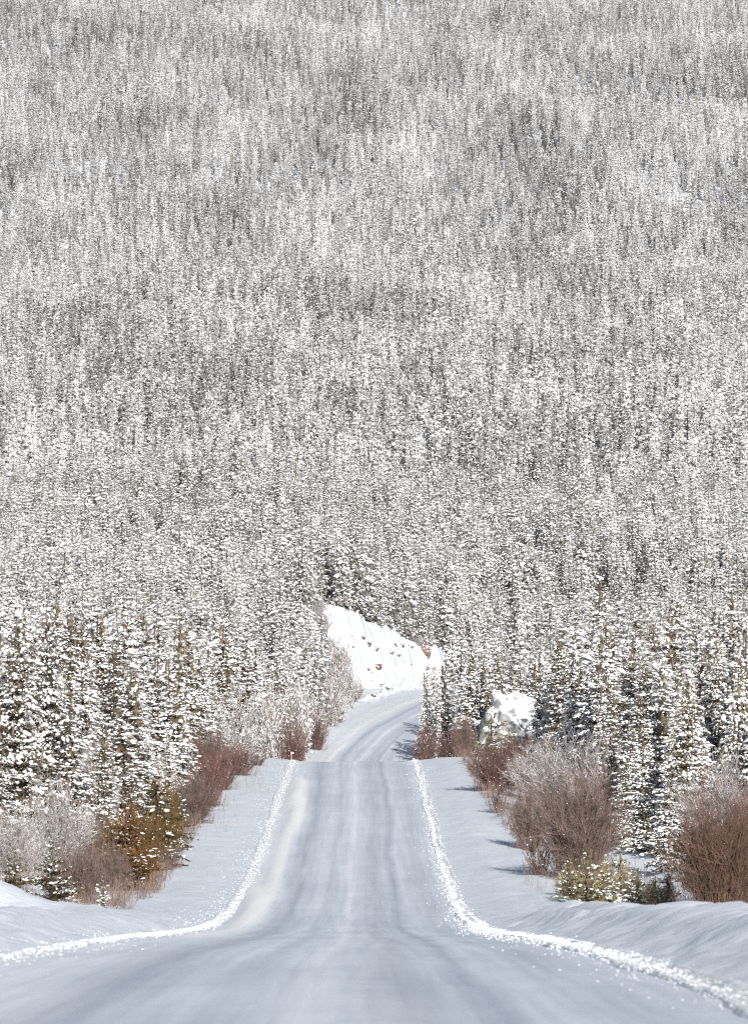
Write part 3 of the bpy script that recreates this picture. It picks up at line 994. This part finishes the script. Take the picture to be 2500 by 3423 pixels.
hx_, hy_ = scatter(1400, 4900, lambda y: 4.5 + (y - 1400) / 3000)
s, _zr = road_coords(hx_, hy_)
ok = allowed(hx_, hy_, s + 1e3, np.zeros(len(s), bool))
ok &= rng.random(len(hx_)) < .86 + .22 * vnoise(hx_ / 40, hy_ / 90, 43)
hx_, hy_ = hx_[ok], hy_[ok]
hz_ = ground_z(hx_, hy_, False)
nh = len(hx_)
hh = (10.8 + 1.8 * vnoise(hx_ / 30, hy_ / 300, 44) + rng.normal(0, 2.6, nh)).clip(4.5, 17)
ww = rng.uniform(.8, 1.3, nh)
dk = .5 + .22 * vnoise(hx_ / 40 - hy_ / 430, hy_ / 700 + hx_ / 160, 47) + .30 * vnoise(hx_ / 11 - hy_ / 300, hy_ / 190, 48)          # stands that have shed their snow
u_ = rng.random(nh)
hill_pick = np.where(u_ < .05 + .28 * dk ** 2, 3, np.where(u_ < .12 + .46 * dk ** 2, 5, rng.choice([0, 1, 2, 4], nh)))
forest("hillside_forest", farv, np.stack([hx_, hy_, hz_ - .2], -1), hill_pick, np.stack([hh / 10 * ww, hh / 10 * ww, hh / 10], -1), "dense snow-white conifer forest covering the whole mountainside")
print("trees", len(TREES), "hill", nh)


# ------------------------------------------------------------------ shrubs
def shrub_parts(seed, h, w, n_stem, twig, sides=3, upright=.6, snow_n=60):
    """many-stemmed leafless shrub: (stems V,F), (twigs V,F), (snow V,F)"""
    r = np.random.default_rng(seed)
    A, B, RA, RB = [], [], [], []
    a2, b2, ra2, rb2 = [], [], [], []
    tips = []
    for i in range(n_stem):
        az = r.uniform(0, 6.283); ou = r.uniform(0, 1) ** .45
        b = np.array([math.cos(az), math.sin(az), 0]) * ou * w * .15; b[2] = -.25
        tgt = np.array([math.cos(az), math.sin(az), 0]) * ou * w * .56 * r.uniform(.85, 1.12)
        tgt[2] = h * (1 - .42 * ou ** 2.2) * r.uniform(.62, 1.08) * (1 + .10 * math.sin(az * 3 + seed) + .08 * math.sin(az * 5 + 2 * seed))
        k = 5; pts = [b]
        for j in range(1, k + 1):
            f = j / k
            p = b + (tgt - b) * np.array([f ** (1 / upright), f ** (1 / upright), f]) + r.normal(0, .035 * h * .35, 3) * np.array([1, 1, .4])
            pts.append(p)
        rad0 = r.uniform(.016, .030)
        for j in range(k):
            A.append(pts[j]); B.append(pts[j + 1]); RA.append(rad0 * (1 - .8 * j / k)); RB.append(rad0 * (1 - .8 * (j + 1) / k))
        for q in range(twig):
            j = r.integers(1, k); f = r.random()
            p = pts[j] * (1 - f) + pts[j + 1] * f
            d = (pts[j + 1] - pts[j]); d /= np.linalg.norm(d)
            d = d + r.normal(0, .42, 3); d /= np.linalg.norm(d)
            L = h * r.uniform(.10, .26)
            e = p + d * L * .55
            d2 = d + np.array([0, 0, .25]) + r.normal(0, .2, 3); d2 /= np.linalg.norm(d2)
            e2 = e + d2 * L * .5
            a2 += [p, e]; b2 += [e, e2]; ra2 += [.011, .009]; rb2 += [.009, .005]
            tips.append(e)
            for _ in range(3):
                d3 = d + r.normal(0, .6, 3); d3 /= np.linalg.norm(d3)
                st = p + d * L * r.uniform(.15, .5)
                a2.append(st); b2.append(st + d3 * L * .42); ra2.append(.008); rb2.append(.004)
    for i in range(int(n_stem * .6)):           # low outer shoots that hide the foot of the shrub
        az = r.uniform(0, 6.283); rr_ = w * r.uniform(.15, .46)
        p = np.array([math.cos(az) * rr_, math.sin(az) * rr_, -.1])
        q = p + np.array([math.cos(az) * w * r.uniform(.0, .13), math.sin(az) * w * r.uniform(.0, .13), h * r.uniform(.12, .42)]) + r.normal(0, .06, 3)
        a2.append(p); b2.append(q); ra2.append(.011); rb2.append(.006)
        for _ in range(5):
            f = r.random(); e = p * (1 - f) + q * f
            d3 = (q - p) / np.linalg.norm(q - p) + r.normal(0, .55, 3); d3 /= np.linalg.norm(d3)
            a2.append(e); b2.append(e + d3 * h * r.uniform(.05, .13)); ra2.append(.008); rb2.append(.004)
    st = tubes(A, B, RA, RB, 4)
    tw = tubes(a2, b2, ra2, rb2, 3)
    tips = np.array(tips)
    c = tips[r.integers(0, len(tips), snow_n)] + np.array([0, 0, .02])
    a = r.uniform(.018, .05, snow_n)
    sn = blobs(c, np.stack([a * 1.3, a, a * .8], -1), r, ICO, .3)
    return st, tw, sn


SHRUBS = {}
M_UPR = mat_twig("rust_twigs", (.075, .047, .036), (.185, .112, .082))
M_STRAW = mat_twig("straw_twigs", (.17, .135, .08), (.38, .31, .19), .1)
def shrub_kind(key, mat, *a, **k):
    st, tw, sn = shrub_parts(*a, **k)
    SHRUBS[key] = (mesh_from("stems", *st, [mat], smooth=False), mesh_from("crown", *tw, [mat], smooth=False), mesh_from("snow_cover", *sn, [M_SNOW]), np.percentile(tw[0][:, 2], 99), 2 * np.percentile(np.hypot(tw[0][:, 0], tw[0][:, 1]), 96))


M_GOLD = mat_twig("golden_twigs", (.08, .05, .020), (.21, .13, .055))
shrub_kind('gold', M_GOLD, 608, 3.2, 3.0, 110, 15, upright=.6, snow_n=200)
shrub_kind('red', M_RED, 600, 3.6, 3.6, 95, 13, upright=.7, snow_n=90)
shrub_kind('red2', M_RED, 601, 3.0, 3.4, 80, 12, upright=.55, snow_n=60)
shrub_kind('brown', M_BROWN, 602, 5.2, 4.8, 170, 17, upright=.7, snow_n=60)
shrub_kind('upright', M_UPR, 603, 5.2, 5.2, 300, 9, upright=.9, snow_n=30)
shrub_kind('grey', M_GREYT, 604, 4.4, 4.8, 160, 16, upright=.6, snow_n=320)
shrub_kind('frost', M_FROST, 605, 3.0, 2.8, 70, 14, upright=.6, snow_n=420)
shrub_kind('straw', M_STRAW, 607, 1.7, 2.2, 75, 13, upright=.6, snow_n=70)
shrub_kind('thin', M_BROWN, 606, 1.8, 2.0, 26, 9, upright=.5, snow_n=24)


def shrub(key, x, y, h, w, label, group="leafless shrubs along the verges", name="leafless_shrub"):
    sm, cm, nm, h0, w0 = SHRUBS[key]
    root = obj(name, None, None, label, "shrub", group, loc=(x, y, gz(x, y) - .05), rz=random.uniform(0, 6.28), sc=(w / w0, w / w0, h / h0))
    root.empty_display_size = .3
    obj("stems", sm, root, kind='stuff')
    c = obj("crown", cm, root)
    obj("snow_cover", nm, c, kind='stuff')
    return root


def shrub_px(key, px, d, tip, wpx, label, **k):
    x = px_x(px, d)
    h = max(.6, (HOR - tip) / FPX * d - gz(x, d))
    return shrub(key, x, d, h, wpx / FPX * d, label, **k)


# right of the road
shrub_px('upright', 2400, 256, 2660, 330, "large red-brown bush of dense upright stems at the lower right corner")
shrub_px('upright', 2560, 262, 2640, 330, "second upright red-brown bush, cut by the right edge")
shrub_px('grey', 2430, 300, 2560, 330, "pale grey snow-dusted bush behind the large red-brown one")
shrub_px('brown', 1935, 310, 2590, 290, "big round brown bush standing in front of the grey one")
shrub_px('grey', 1890, 395, 2475, 330, "wide grey bush with white twig tips behind the round brown one")
shrub_px('grey', 1800, 420, 2500, 190, "left, smaller grey bush joined to the wide grey one")
shrub_px('grey', 2010, 385, 2490, 220, "right end of the grey bushes below the short spruce")
shrub_px('red', 1655, 428, 2475, 190, "red-brown dome-shaped bush leaning over the right verge below the rock")
shrub_px('red2', 1730, 440, 2470, 130, "smaller reddish bush behind the dome-shaped one")
shrub_px('thin', 1670, 392, 2612, 85, "thin low bush with sparse twigs below the dome-shaped red-brown one")
shrub_px('brown', 1770, 350, 2640, 140, "dark twiggy bush left of the round brown one, over the blue shadow")
shrub_px('thin', 1800, 312, 2790, 140, "sparse low bush at the foot of the round brown one")
shrub_px('red', 1425, 562, 2425, 85, "rust-red bush just over the crest at the right road edge")
shrub_px('red2', 1500, 566, 2440, 100, "greyish red bush right of the rust-red one over the crest")
shrub_px('brown', 1550, 575, 2400, 80, "tall brown bush against the left side of the snow-capped rock")
for px, d, tip, wp, lab in [(1915, 284, 2900, 130, "straw-coloured low bush at the left end of the yellow growth"), (1990, 278, 2885, 140, "straw-coloured bush under the round brown bush"), (2060, 272, 2880, 150, "tallest straw-coloured bush before the dark gap"),
                            (2140, 268, 2925, 140, "snow-filled straw-coloured bush before the dark gap"), (2210, 262, 2950, 130, "straw-coloured bush touching the large red-brown bush")]:
    shrub_px('straw', px, d, tip, wp, lab, group="yellow growth on the right verge")
# left of the road
shrub_px('gold', 450, 297, 2690, 200, "golden-orange bush glowing at the edge of the left verge")
shrub_px('gold', 540, 328, 2620, 150, "olive-gold bush between the orange one and the grey-brown bush")
shrub_px('brown', 640, 378, 2590, 170, "grey-brown bush at the tree line beside the olive pine", )
shrub_px('red2', 705, 405, 2530, 130, "dull red bush above the grey-brown bush")
shrub_px('red', 735, 432, 2490, 140, "dark red bush midway up the left verge")
shrub_px('red2', 800, 462, 2490, 120, "low red bush at the end of the left hedge of shrubs")
shrub_px('brown', 690, 460, 2440, 150, "brownish bush behind the dark red one")
shrub_px('red2', 620, 440, 2470, 130, "reddish bush behind the grey-brown bush at the tree line")
shrub_px('thin', 860, 485, 2515, 90, "thin reddish bush near the small orange marker")
shrub_px('red', 975, 585, 2398, 115, "bright red-brown bush behind the orange marker")
shrub_px('red', 1058, 822, 2388, 80, "dark red bush behind the bright red-brown one")
shrub_px('brown', 270, 276, 2830, 170, "tangled brown bush right behind the small spreading pine")
shrub_px('thin', 560, 322, 2815, 110, "low thin bush spreading over the snow below the orange pine")
shrub_px('brown', 330, 305, 2730, 200, "brown tangled bush left of the orange pine")
shrub_px('grey', 190, 300, 2640, 230, "purple-grey snow-flecked bush below the rust-topped pine")
shrub_px('grey', 40, 282, 2720, 240, "dull grey bush at the left edge behind the small pine")
shrub_px('brown', 360, 288, 2820, 150, "brown bush at the foot of the orange pine")
shrub_px('grey', 250, 345, 2500, 260, "grey snowy bush between the left stand and the orange pine")
shrub_px('grey', 440, 395, 2480, 200, "grey snow-flecked bush above the olive pine")
# rime-white shrubs towards the bend
for kq, (px, d, tip, wp, lab) in enumerate([
        (870, 560, 2330, 130, "white rimed shrub left of the bright red-brown bush"),
        (985, 740, 2300, 120, "white rimed shrub behind the two red bushes"),
        (1095, 862, 2270, 110, "rimed shrub below the dark narrow spruce"),
        (1128, 884, 2262, 80, "rimed shrub by the left foot of the rock cut"),
        (1160, 908, 2225, 70, "tall rimed shrub in front of the rock cut"),
        (1130, 925, 2150, 110, "rimed shrub under the upper left end of the rock cut"),
        (1196, 938, 2275, 45, "small rimed shrub beside the lower red rocks"),
        (1030, 832, 2330, 100, "rimed shrub on the verge beyond the crest"),
        (900, 620, 2300, 130, "rimed shrub behind the frosted bare tree"),
        (800, 540, 2390, 120, "rimed shrub in front of the frosted bare tree"),
]):
    shrub_px('frost', px, d, tip, wp, lab, group="rimed shrubs towards the bend")

for px, py, hh_, lab in [(1395, 2160, 1.5, "rimed shrub on the rim beside the tall right-hand rock")]:
    x, y, z = on_photo(px, py, 900, 1400)
    shrub('frost', x, y, hh_, hh_ * 1.5, lab, group="rimed shrubs on the rim of the rock cut")

for i, (px, py, hh_, lab) in enumerate([(1075, 2120, 3.2, "rimed shrub screening the upper left end of the cut"), (1095, 2190, 3.0, "rimed shrub on the left side of the cut, halfway down"), (1130, 2245, 2.6, "rimed shrub under the left side of the cut"), (1050, 2060, 3.4, "rimed shrub just above the left end of the cut")]):
    x, y, z = on_photo(px, py, 900, 1400)
    shrub('frost', x, y, hh_, hh_ * 1.15, lab, group="rimed shrubs beside the rock cut")

# twiggy undergrowth where the verge meets the trees
A, B, ra = [], [], []
for _ in range(9500):
    d = random.uniform(258, 520) if random.random() < .8 else random.uniform(520, 900)
    sd = random.choice((-1, 1))
    edge = (9.3 + .7 * vnoise(d / 4, 2.0, 95) + random.expovariate(1 / 1.1)) if sd < 0 else (8.6 + 3.2 * max(0, (400 - d) / 140) + random.expovariate(1 / 1.3))
    if vnoise(d / 5, sd * 3.0, 91) < (-.5 if sd < 0 else -.1): continue
    x = float(xc_of(min(d, 985))) + sd * edge
    h = random.uniform(.12, 1.0) * random.uniform(.6, 1.3)
    A.append((x, d)); B.append((random.gauss(0, .3) * h, random.gauss(0, .3) * h, h))
A = np.array(A); B = np.array(B)
A = np.column_stack([A, ground_z(A[:, 0], A[:, 1]) - .04])
P1 = A + B; mid = A + B * .6
R1 = np.full(len(A), .010)
t2 = mid + B * np.array([.2, .2, .4]) + rng.normal(0, .12, A.shape)
V, F = tubes(np.concatenate([A, mid, mid]), np.concatenate([mid, P1, t2]), np.concatenate([R1, R1 * .8, R1 * .7]), np.concatenate([R1 * .8, R1 * .4, R1 * .3]), 3)
obj("undergrowth", mesh_from("undergrowth", V, F, [M_BROWN], smooth=False), kind='stuff', label="low brown twigs and stalks where the verges meet the trees", cat="undergrowth")

# frosted bare tree left of the road: trunk, boughs, rimed twigs
def bare_tree(seed, h, w):
    r = np.random.default_rng(seed)
    zt = np.linspace(-.4, h * .97, 11); rt = np.interp(zt, [-.4, h], [.13, .015])
    pth = np.stack([.12 * np.sin(zt * .9), .1 * np.cos(zt * .7), zt], -1)
    tr = tubes(pth[:-1], pth[1:], rt[:-1], rt[1:], 7)
    bou = []
    twA, twB, t0, t1 = [], [], [], []
    for i in range(34):
        z = h * (.06 + .86 * (i + r.random()) / 34); az = i * 2.4 + r.uniform(-.4, .4)
        L = w * .5 * (1 - (z / h) ** 1.8) * r.uniform(.75, 1.15) + .3
        p = np.array([.12 * math.sin(z * .9), .1 * math.cos(z * .7), z]); P = [p]
        d = np.array([math.cos(az), math.sin(az), .25 + .8 * z / h])
        for q in range(5):
            d = d + r.normal(0, .16, 3) + np.array([0, 0, .05]); d /= np.linalg.norm(d)
            p = p + d * L / 5; P.append(p)
        P = np.array(P); rr_ = np.linspace(.045, .012, 6) * (.6 + .4 * L / w)
        bou.append(tubes(P[:-1], P[1:], rr_[:-1], rr_[1:], 5))
        for q in range(26):
            j = r.integers(0, 5); f = r.random(); st = P[j] * (1 - f) + P[j + 1] * f
            dd = (P[j + 1] - P[j]); dd /= np.linalg.norm(dd)
            dd = dd + r.normal(0, .5, 3) + np.array([0, 0, .1]); dd /= np.linalg.norm(dd)
            l = L * r.uniform(.12, .34); e = st + dd * l
            twA.append(st); twB.append(e); t0.append(.016); t1.append(.010)
            for _ in range(3):
                d3 = dd + r.normal(0, .5, 3); d3 /= np.linalg.norm(d3); s0 = st + dd * l * r.uniform(.3, 1)
                twA.append(s0); twB.append(s0 + d3 * l * .5); t0.append(.011); t1.append(.007)
    return tr, bou, tubes(twA, twB, t0, t1, 3)


tr, bou, tw = bare_tree(77, 6.6, 4.4)
xb, yb = px_x(800, 525), 525
root = obj("bare_tree", None, None, "tall leafless tree white with rime among the snowy spruces left of the crest", "tree", loc=(xb, yb, gz(xb, yb) - .1))
obj("trunk", mesh_from("trunk", *tr, [M_FROST], smooth=False), root)
for b_ in bou:
    obj("bough", mesh_from("bough", *b_, [M_FROST], smooth=False), root)
obj("crown", mesh_from("crown", *tw, [M_FROST], smooth=False), root)

# small conifers and dry pines on the verges
def small(key, px, d, tip, wide, name, label, group="young pines on the verges"):
    x = px_x(px, d)
    h = max(.5, (HOR - tip) / FPX * d - gz(x, d))
    return place_conifer(key, x, d, h, random.uniform(0, 6.28), name, label, "tree", group, wide, .05)


small(('dry', 0), 425, 292, 2690, 1.7, "pine_tree", "orange-brown dry pine standing at the left verge")
small(('olive', 0), 515, 325, 2590, 1.7, "pine_tree", "olive-green bushy pine behind the orange-brown dry pine")
small(('olive', 0), 590, 345, 2640, 1.2, "pine_tree", "slim olive pine right of the bushy olive one")
small(('small', 0), 175, 254, 2835, 1.15, "pine_tree", "small spreading pine beside the snow mound at the lower left")
small(('small', 0), 50, 262, 2850, 1.0, "pine_tree", "small pine half hidden at the left edge of the mound")
small(('small', 2), 345, 258, 2945, 1.0, "pine_sapling", "tiny snow-clotted sapling alone on the left verge")
small(('small', 2), 268, 251, 3000, .5, "pine_sapling", "bare little twig-like sapling right of the small spreading pine")
small(('small', 2), 240, 268, 2960, 1.0, "pine_sapling", "snow-clotted sapling at the foot of the small spreading pine")
small(('olive', 0), 905, 520, 2490, .8, "pine_tree", "low olive pine left of the orange marker")
small(('small', 0), 1128, 872, 2335, .8, "pine_tree", "brown-green young pine on the far verge before the bend")
small(('small', 0), 1188, 918, 2312, .8, "pine_tree", "darker young pine nearest the rock cut on the far verge")
small(('olive', 0), 570, 470, 2440, .8, "pine_tree", "olive pine above the dull red bush")
small(('small', 1), 1640, 585, 2380, 1.2, "pine_tree", "thin young pine in front of the snow-capped rock")
small(('small', 1), 1700, 560, 2430, 1.3, "pine_tree", "brown young pine between the rock and the red-brown dome bush")
small(('small', 1), 1590, 580, 2460, .8, "pine_tree", "little snowy pine at the lower left of the snow-capped rock")
for px, d, tip, wd, lab in [
        (1905, 276, 2905, 1.0, "leftmost yellow-green sapling below the round brown bush"),
        (1960, 272, 2880, 1.1, "taller yellow-green sapling below the round brown bush"),
        (2015, 268, 2910, 1.0, "yellow-green sapling in the middle of the sapling row"),
        (2075, 275, 2865, 1.1, "tallest yellow-green sapling of the row beside the dark gap"),
        (2130, 266, 2930, 1.0, "low snowy sapling in front of the dark gap"),
        (2185, 264, 2945, 1.0, "snow-clotted sapling left of the large red-brown bush"),
        (2230, 262, 2920, .9, "rightmost sapling, touching the large red-brown bush"),
        (2050, 262, 2965, 1.2, "lowest sapling sunk in the snow of the right verge")]:
    small(('small', 1) if 'yellow' in lab else ('small', 2), px, d, tip - 25, wd * 1.15, "pine_sapling", lab, "yellow-green saplings on the right verge")


# ------------------------------------------------------------------ rocks
def rock_mesh(seed, sub, sx, sy, sz, mat, rough=.3, smooth=False):
    import bmesh
    bm = bmesh.new()
    bmesh.ops.create_icosphere(bm, subdivisions=sub, radius=1)
    P = np.array([v.co[:] for v in bm.verts])
    r = np.random.default_rng(seed); o = r.uniform(0, 50, 3)
    f = 1 + rough * vnoise(P[:, 0] * 1.6 + o[0], P[:, 1] * 1.6 + P[:, 2] * 1.9 + o[1], seed) + rough * .45 * vnoise(P[:, 0] * 4 + o[1], P[:, 2] * 4 + P[:, 1] * 3.1 + o[2], seed + 1) + rough * .2 * vnoise(P[:, 0] * 9 + o[1], P[:, 2] * 9 + P[:, 1] * 7 + o[2], seed + 2)
    P = P * f[:, None]
    P = np.sign(P) * np.abs(P) ** .82
    for v, p in zip(bm.verts, P):
        v.co = (p[0] * sx, p[1] * sy, p[2] * sz)
    me = bpy.data.meshes.new("rock"); bm.to_mesh(me); bm.free()
    me.polygons.foreach_set('use_smooth', np.full(len(me.polygons), smooth))
    me.materials.append(mat)
    return me


xr, yr = px_x(1700, 605), 605
zb = gz(xr, yr)
top = (HOR - 2338) / FPX * yr
big = obj("snow_capped_rock", None, None, "big pale rock knob under a thick smooth snow cap right of the crest", "rock", loc=(xr, yr, zb))
obj("rock_face", rock_mesh(5, 5, 3.1, 4.2, (top - zb) * 1.0, M_GREYROCK, .22), big)
cap = obj("snow_cap", rock_mesh(9, 4, 2.6, 3.4, (top - zb) * .28, M_SNOW, .16, True), big, loc=(.35, .2, (top - zb) * .78))
x2, y2 = px_x(1790, 612), 612
r2 = obj("snow_capped_rock", None, None, "lower snow-buried rock joining the right side of the big rock knob", "rock", loc=(x2, y2, gz(x2, y2)))
h2 = (HOR - 2395) / FPX * y2 - gz(x2, y2)
obj("rock_face", rock_mesh(15, 4, 2.6, 3.4, h2, M_GREYROCK, .25), r2)
obj("snow_cap", rock_mesh(19, 4, 2.3, 3.0, h2 * .35, M_SNOW, .18, True), r2, loc=(.2, .2, h2 * .72))

RK = [(1213, 2134, 7, "uppermost"), (1231, 2152, 11, "flat upper"), (1258, 2172, 8, "small upper"), (1322, 2158, 9, "square top"), (1306, 2182, 9, "wedge shaped"), (1343, 2158, 9, "top middle"),
      (1330, 2195, 8, "dark middle"), (1412, 2163, 11, "tall right-hand"), (1424, 2186, 13, "upright right-hand"), (1263, 2229, 11, "tan jutting"), (1230, 2247, 7, "small tan"), (1266, 2293, 13, "long red slanting"),
      (1245, 2326, 8, "lowest red"), (1292, 2303, 7, "little low"), (1428, 2232, 9, "brown lower right"), (1375, 2175, 7, "half buried")]
for i, (px, py, sz, what) in enumerate(RK):
    x, y, z = on_photo(px, py, 850, 1300)
    q = sz / FPX * y * random.uniform(.8, 1.15)
    tall = 1.5 if 'upright' in what or 'tall' in what else .75
    me = rock_mesh(40 + i, 3, q * random.uniform(.9, 1.7), q, q * tall, M_ROCK, .5)
    obj("rock", me, label=f"{what} reddish-brown rock poking through the snowy cut at the bend", cat="rock", group="rocks in the snowy cut", loc=(x, y - .1, z), rz=random.uniform(0, 6))

pts = []
for _ in range(40):
    px = random.uniform(1150, 1480); py = 2090 + (px - 1100) * .25 + random.uniform(0, 200)
    x, y, z = on_photo(px, py, 900, 1200, 1.0)
    if z > zprof(min(y, 1000)) + 1.5 or True:
        pts.append((x, y - .05, z))
pts = np.array(pts); q = rng.uniform(.05, .17, len(pts))
V, F = blobs(pts, np.stack([q * 1.3, q, q * .8], -1), rng, ICO, .4)
obj("rock_rubble", mesh_from("rock_rubble", V, F, [M_ROCK], smooth=False), kind='stuff', label="small brown stones showing through the snow of the cut", cat="rubble")

# ------------------------------------------------------------------ road marker, tufts
xm, ym = px_x(974, 523), 523
zm = (HOR - 2524) / FPX * ym
g0 = gz(xm, ym)
M_ORANGE = mat_plain("orange_reflector", (.85, .25, .03), .4)
M_POST = mat_plain("marker_post", (.55, .5, .42), .6)
mk = obj("road_marker", None, None, "small orange marker post stuck in the snow at the crest", "marker", loc=(xm, ym, g0))
hm = max(.5, zm - g0 + .28)
V, F = tubes([(0, 0, -.3)], [(0, 0, hm)], [.035], [.03], 8)
obj("post", mesh_from("post", V, F, [M_POST], smooth=False), mk)
import bmesh
def box(name, sx, sy, sz, mat):
    bm = bmesh.new(); bmesh.ops.create_cube(bm, size=1)
    for v in bm.verts: v.co = (v.co.x * sx, v.co.y * sy, v.co.z * sz)
    bmesh.ops.bevel(bm, geom=bm.edges[:], offset=min(sx, sy, sz) * .25, segments=2, affect='EDGES')
    me = bpy.data.meshes.new(name); bm.to_mesh(me); bm.free(); me.materials.append(mat); return me
obj("reflector", box("reflector", .09, .03, .22, M_ORANGE), mk, loc=(0, -.05, hm - .17))
obj("snow_cap", rock_mesh(77, 2, .11, .1, .08, M_SNOW, .2, True), mk, loc=(.1, 0, hm - .12))

# dry stalks poking out of the verge snow
A, B, ra = [], [], []
for (px0, px1, d0, d1, cnt) in ((820, 900, 425, 470, 60), (700, 800, 365, 420, 40), (1750, 1830, 285, 320, 50), (1700, 1800, 330, 370, 30), (240, 300, 248, 262, 30), (1640, 1700, 380, 400, 30)):
    for _ in range(cnt):
        dd = random.uniform(d0, d1); x = px_x(random.uniform(px0, px1), dd); z = gz(x, dd); h = random.uniform(.15, .55)
        A.append((x, dd, z - .05)); B.append((x + random.uniform(-.12, .12), dd + random.uniform(-.1, .1), z + h)); ra.append(.008)
V, F = tubes(A, B, ra, np.array(ra) * .5, 3)
obj("dry_grass", mesh_from("dry_grass", V, F, [M_BROWN], smooth=False), kind='stuff', label="sparse dry grass stalks poking through the verge snow", cat="grass")

# ------------------------------------------------------------------ thin winter air
HZ = True
if HZ:
    V = np.array([(x, y, z) for z in (float(gzv.min()) - 1.0, 860) for y in (-400, 9200) for x in (-3200, 3200)], float)
    F = np.array([(0, 2, 3, 1), (4, 5, 7, 6), (0, 1, 5, 4), (2, 6, 7, 3), (0, 4, 6, 2), (1, 3, 7, 5)])
    hm_ = bpy.data.materials.new("haze"); hm_.use_nodes = True
    nt = hm_.node_tree; nt.nodes.clear()
    pv = nt.nodes.new('ShaderNodeVolumePrincipled'); mo = nt.nodes.new('ShaderNodeOutputMaterial')
    pv.inputs['Color'].default_value = (.92, .94, 1, 1)
    pv.inputs['Density'].default_value = 2.6e-5
    pv.inputs['Anisotropy'].default_value = .2
    nt.links.new(pv.outputs[0], mo.inputs['Volume'])
    ho = obj("haze", mesh_from("haze", V, F, [hm_], smooth=False), kind='stuff', label="thin cold haze in the valley air", cat="haze")
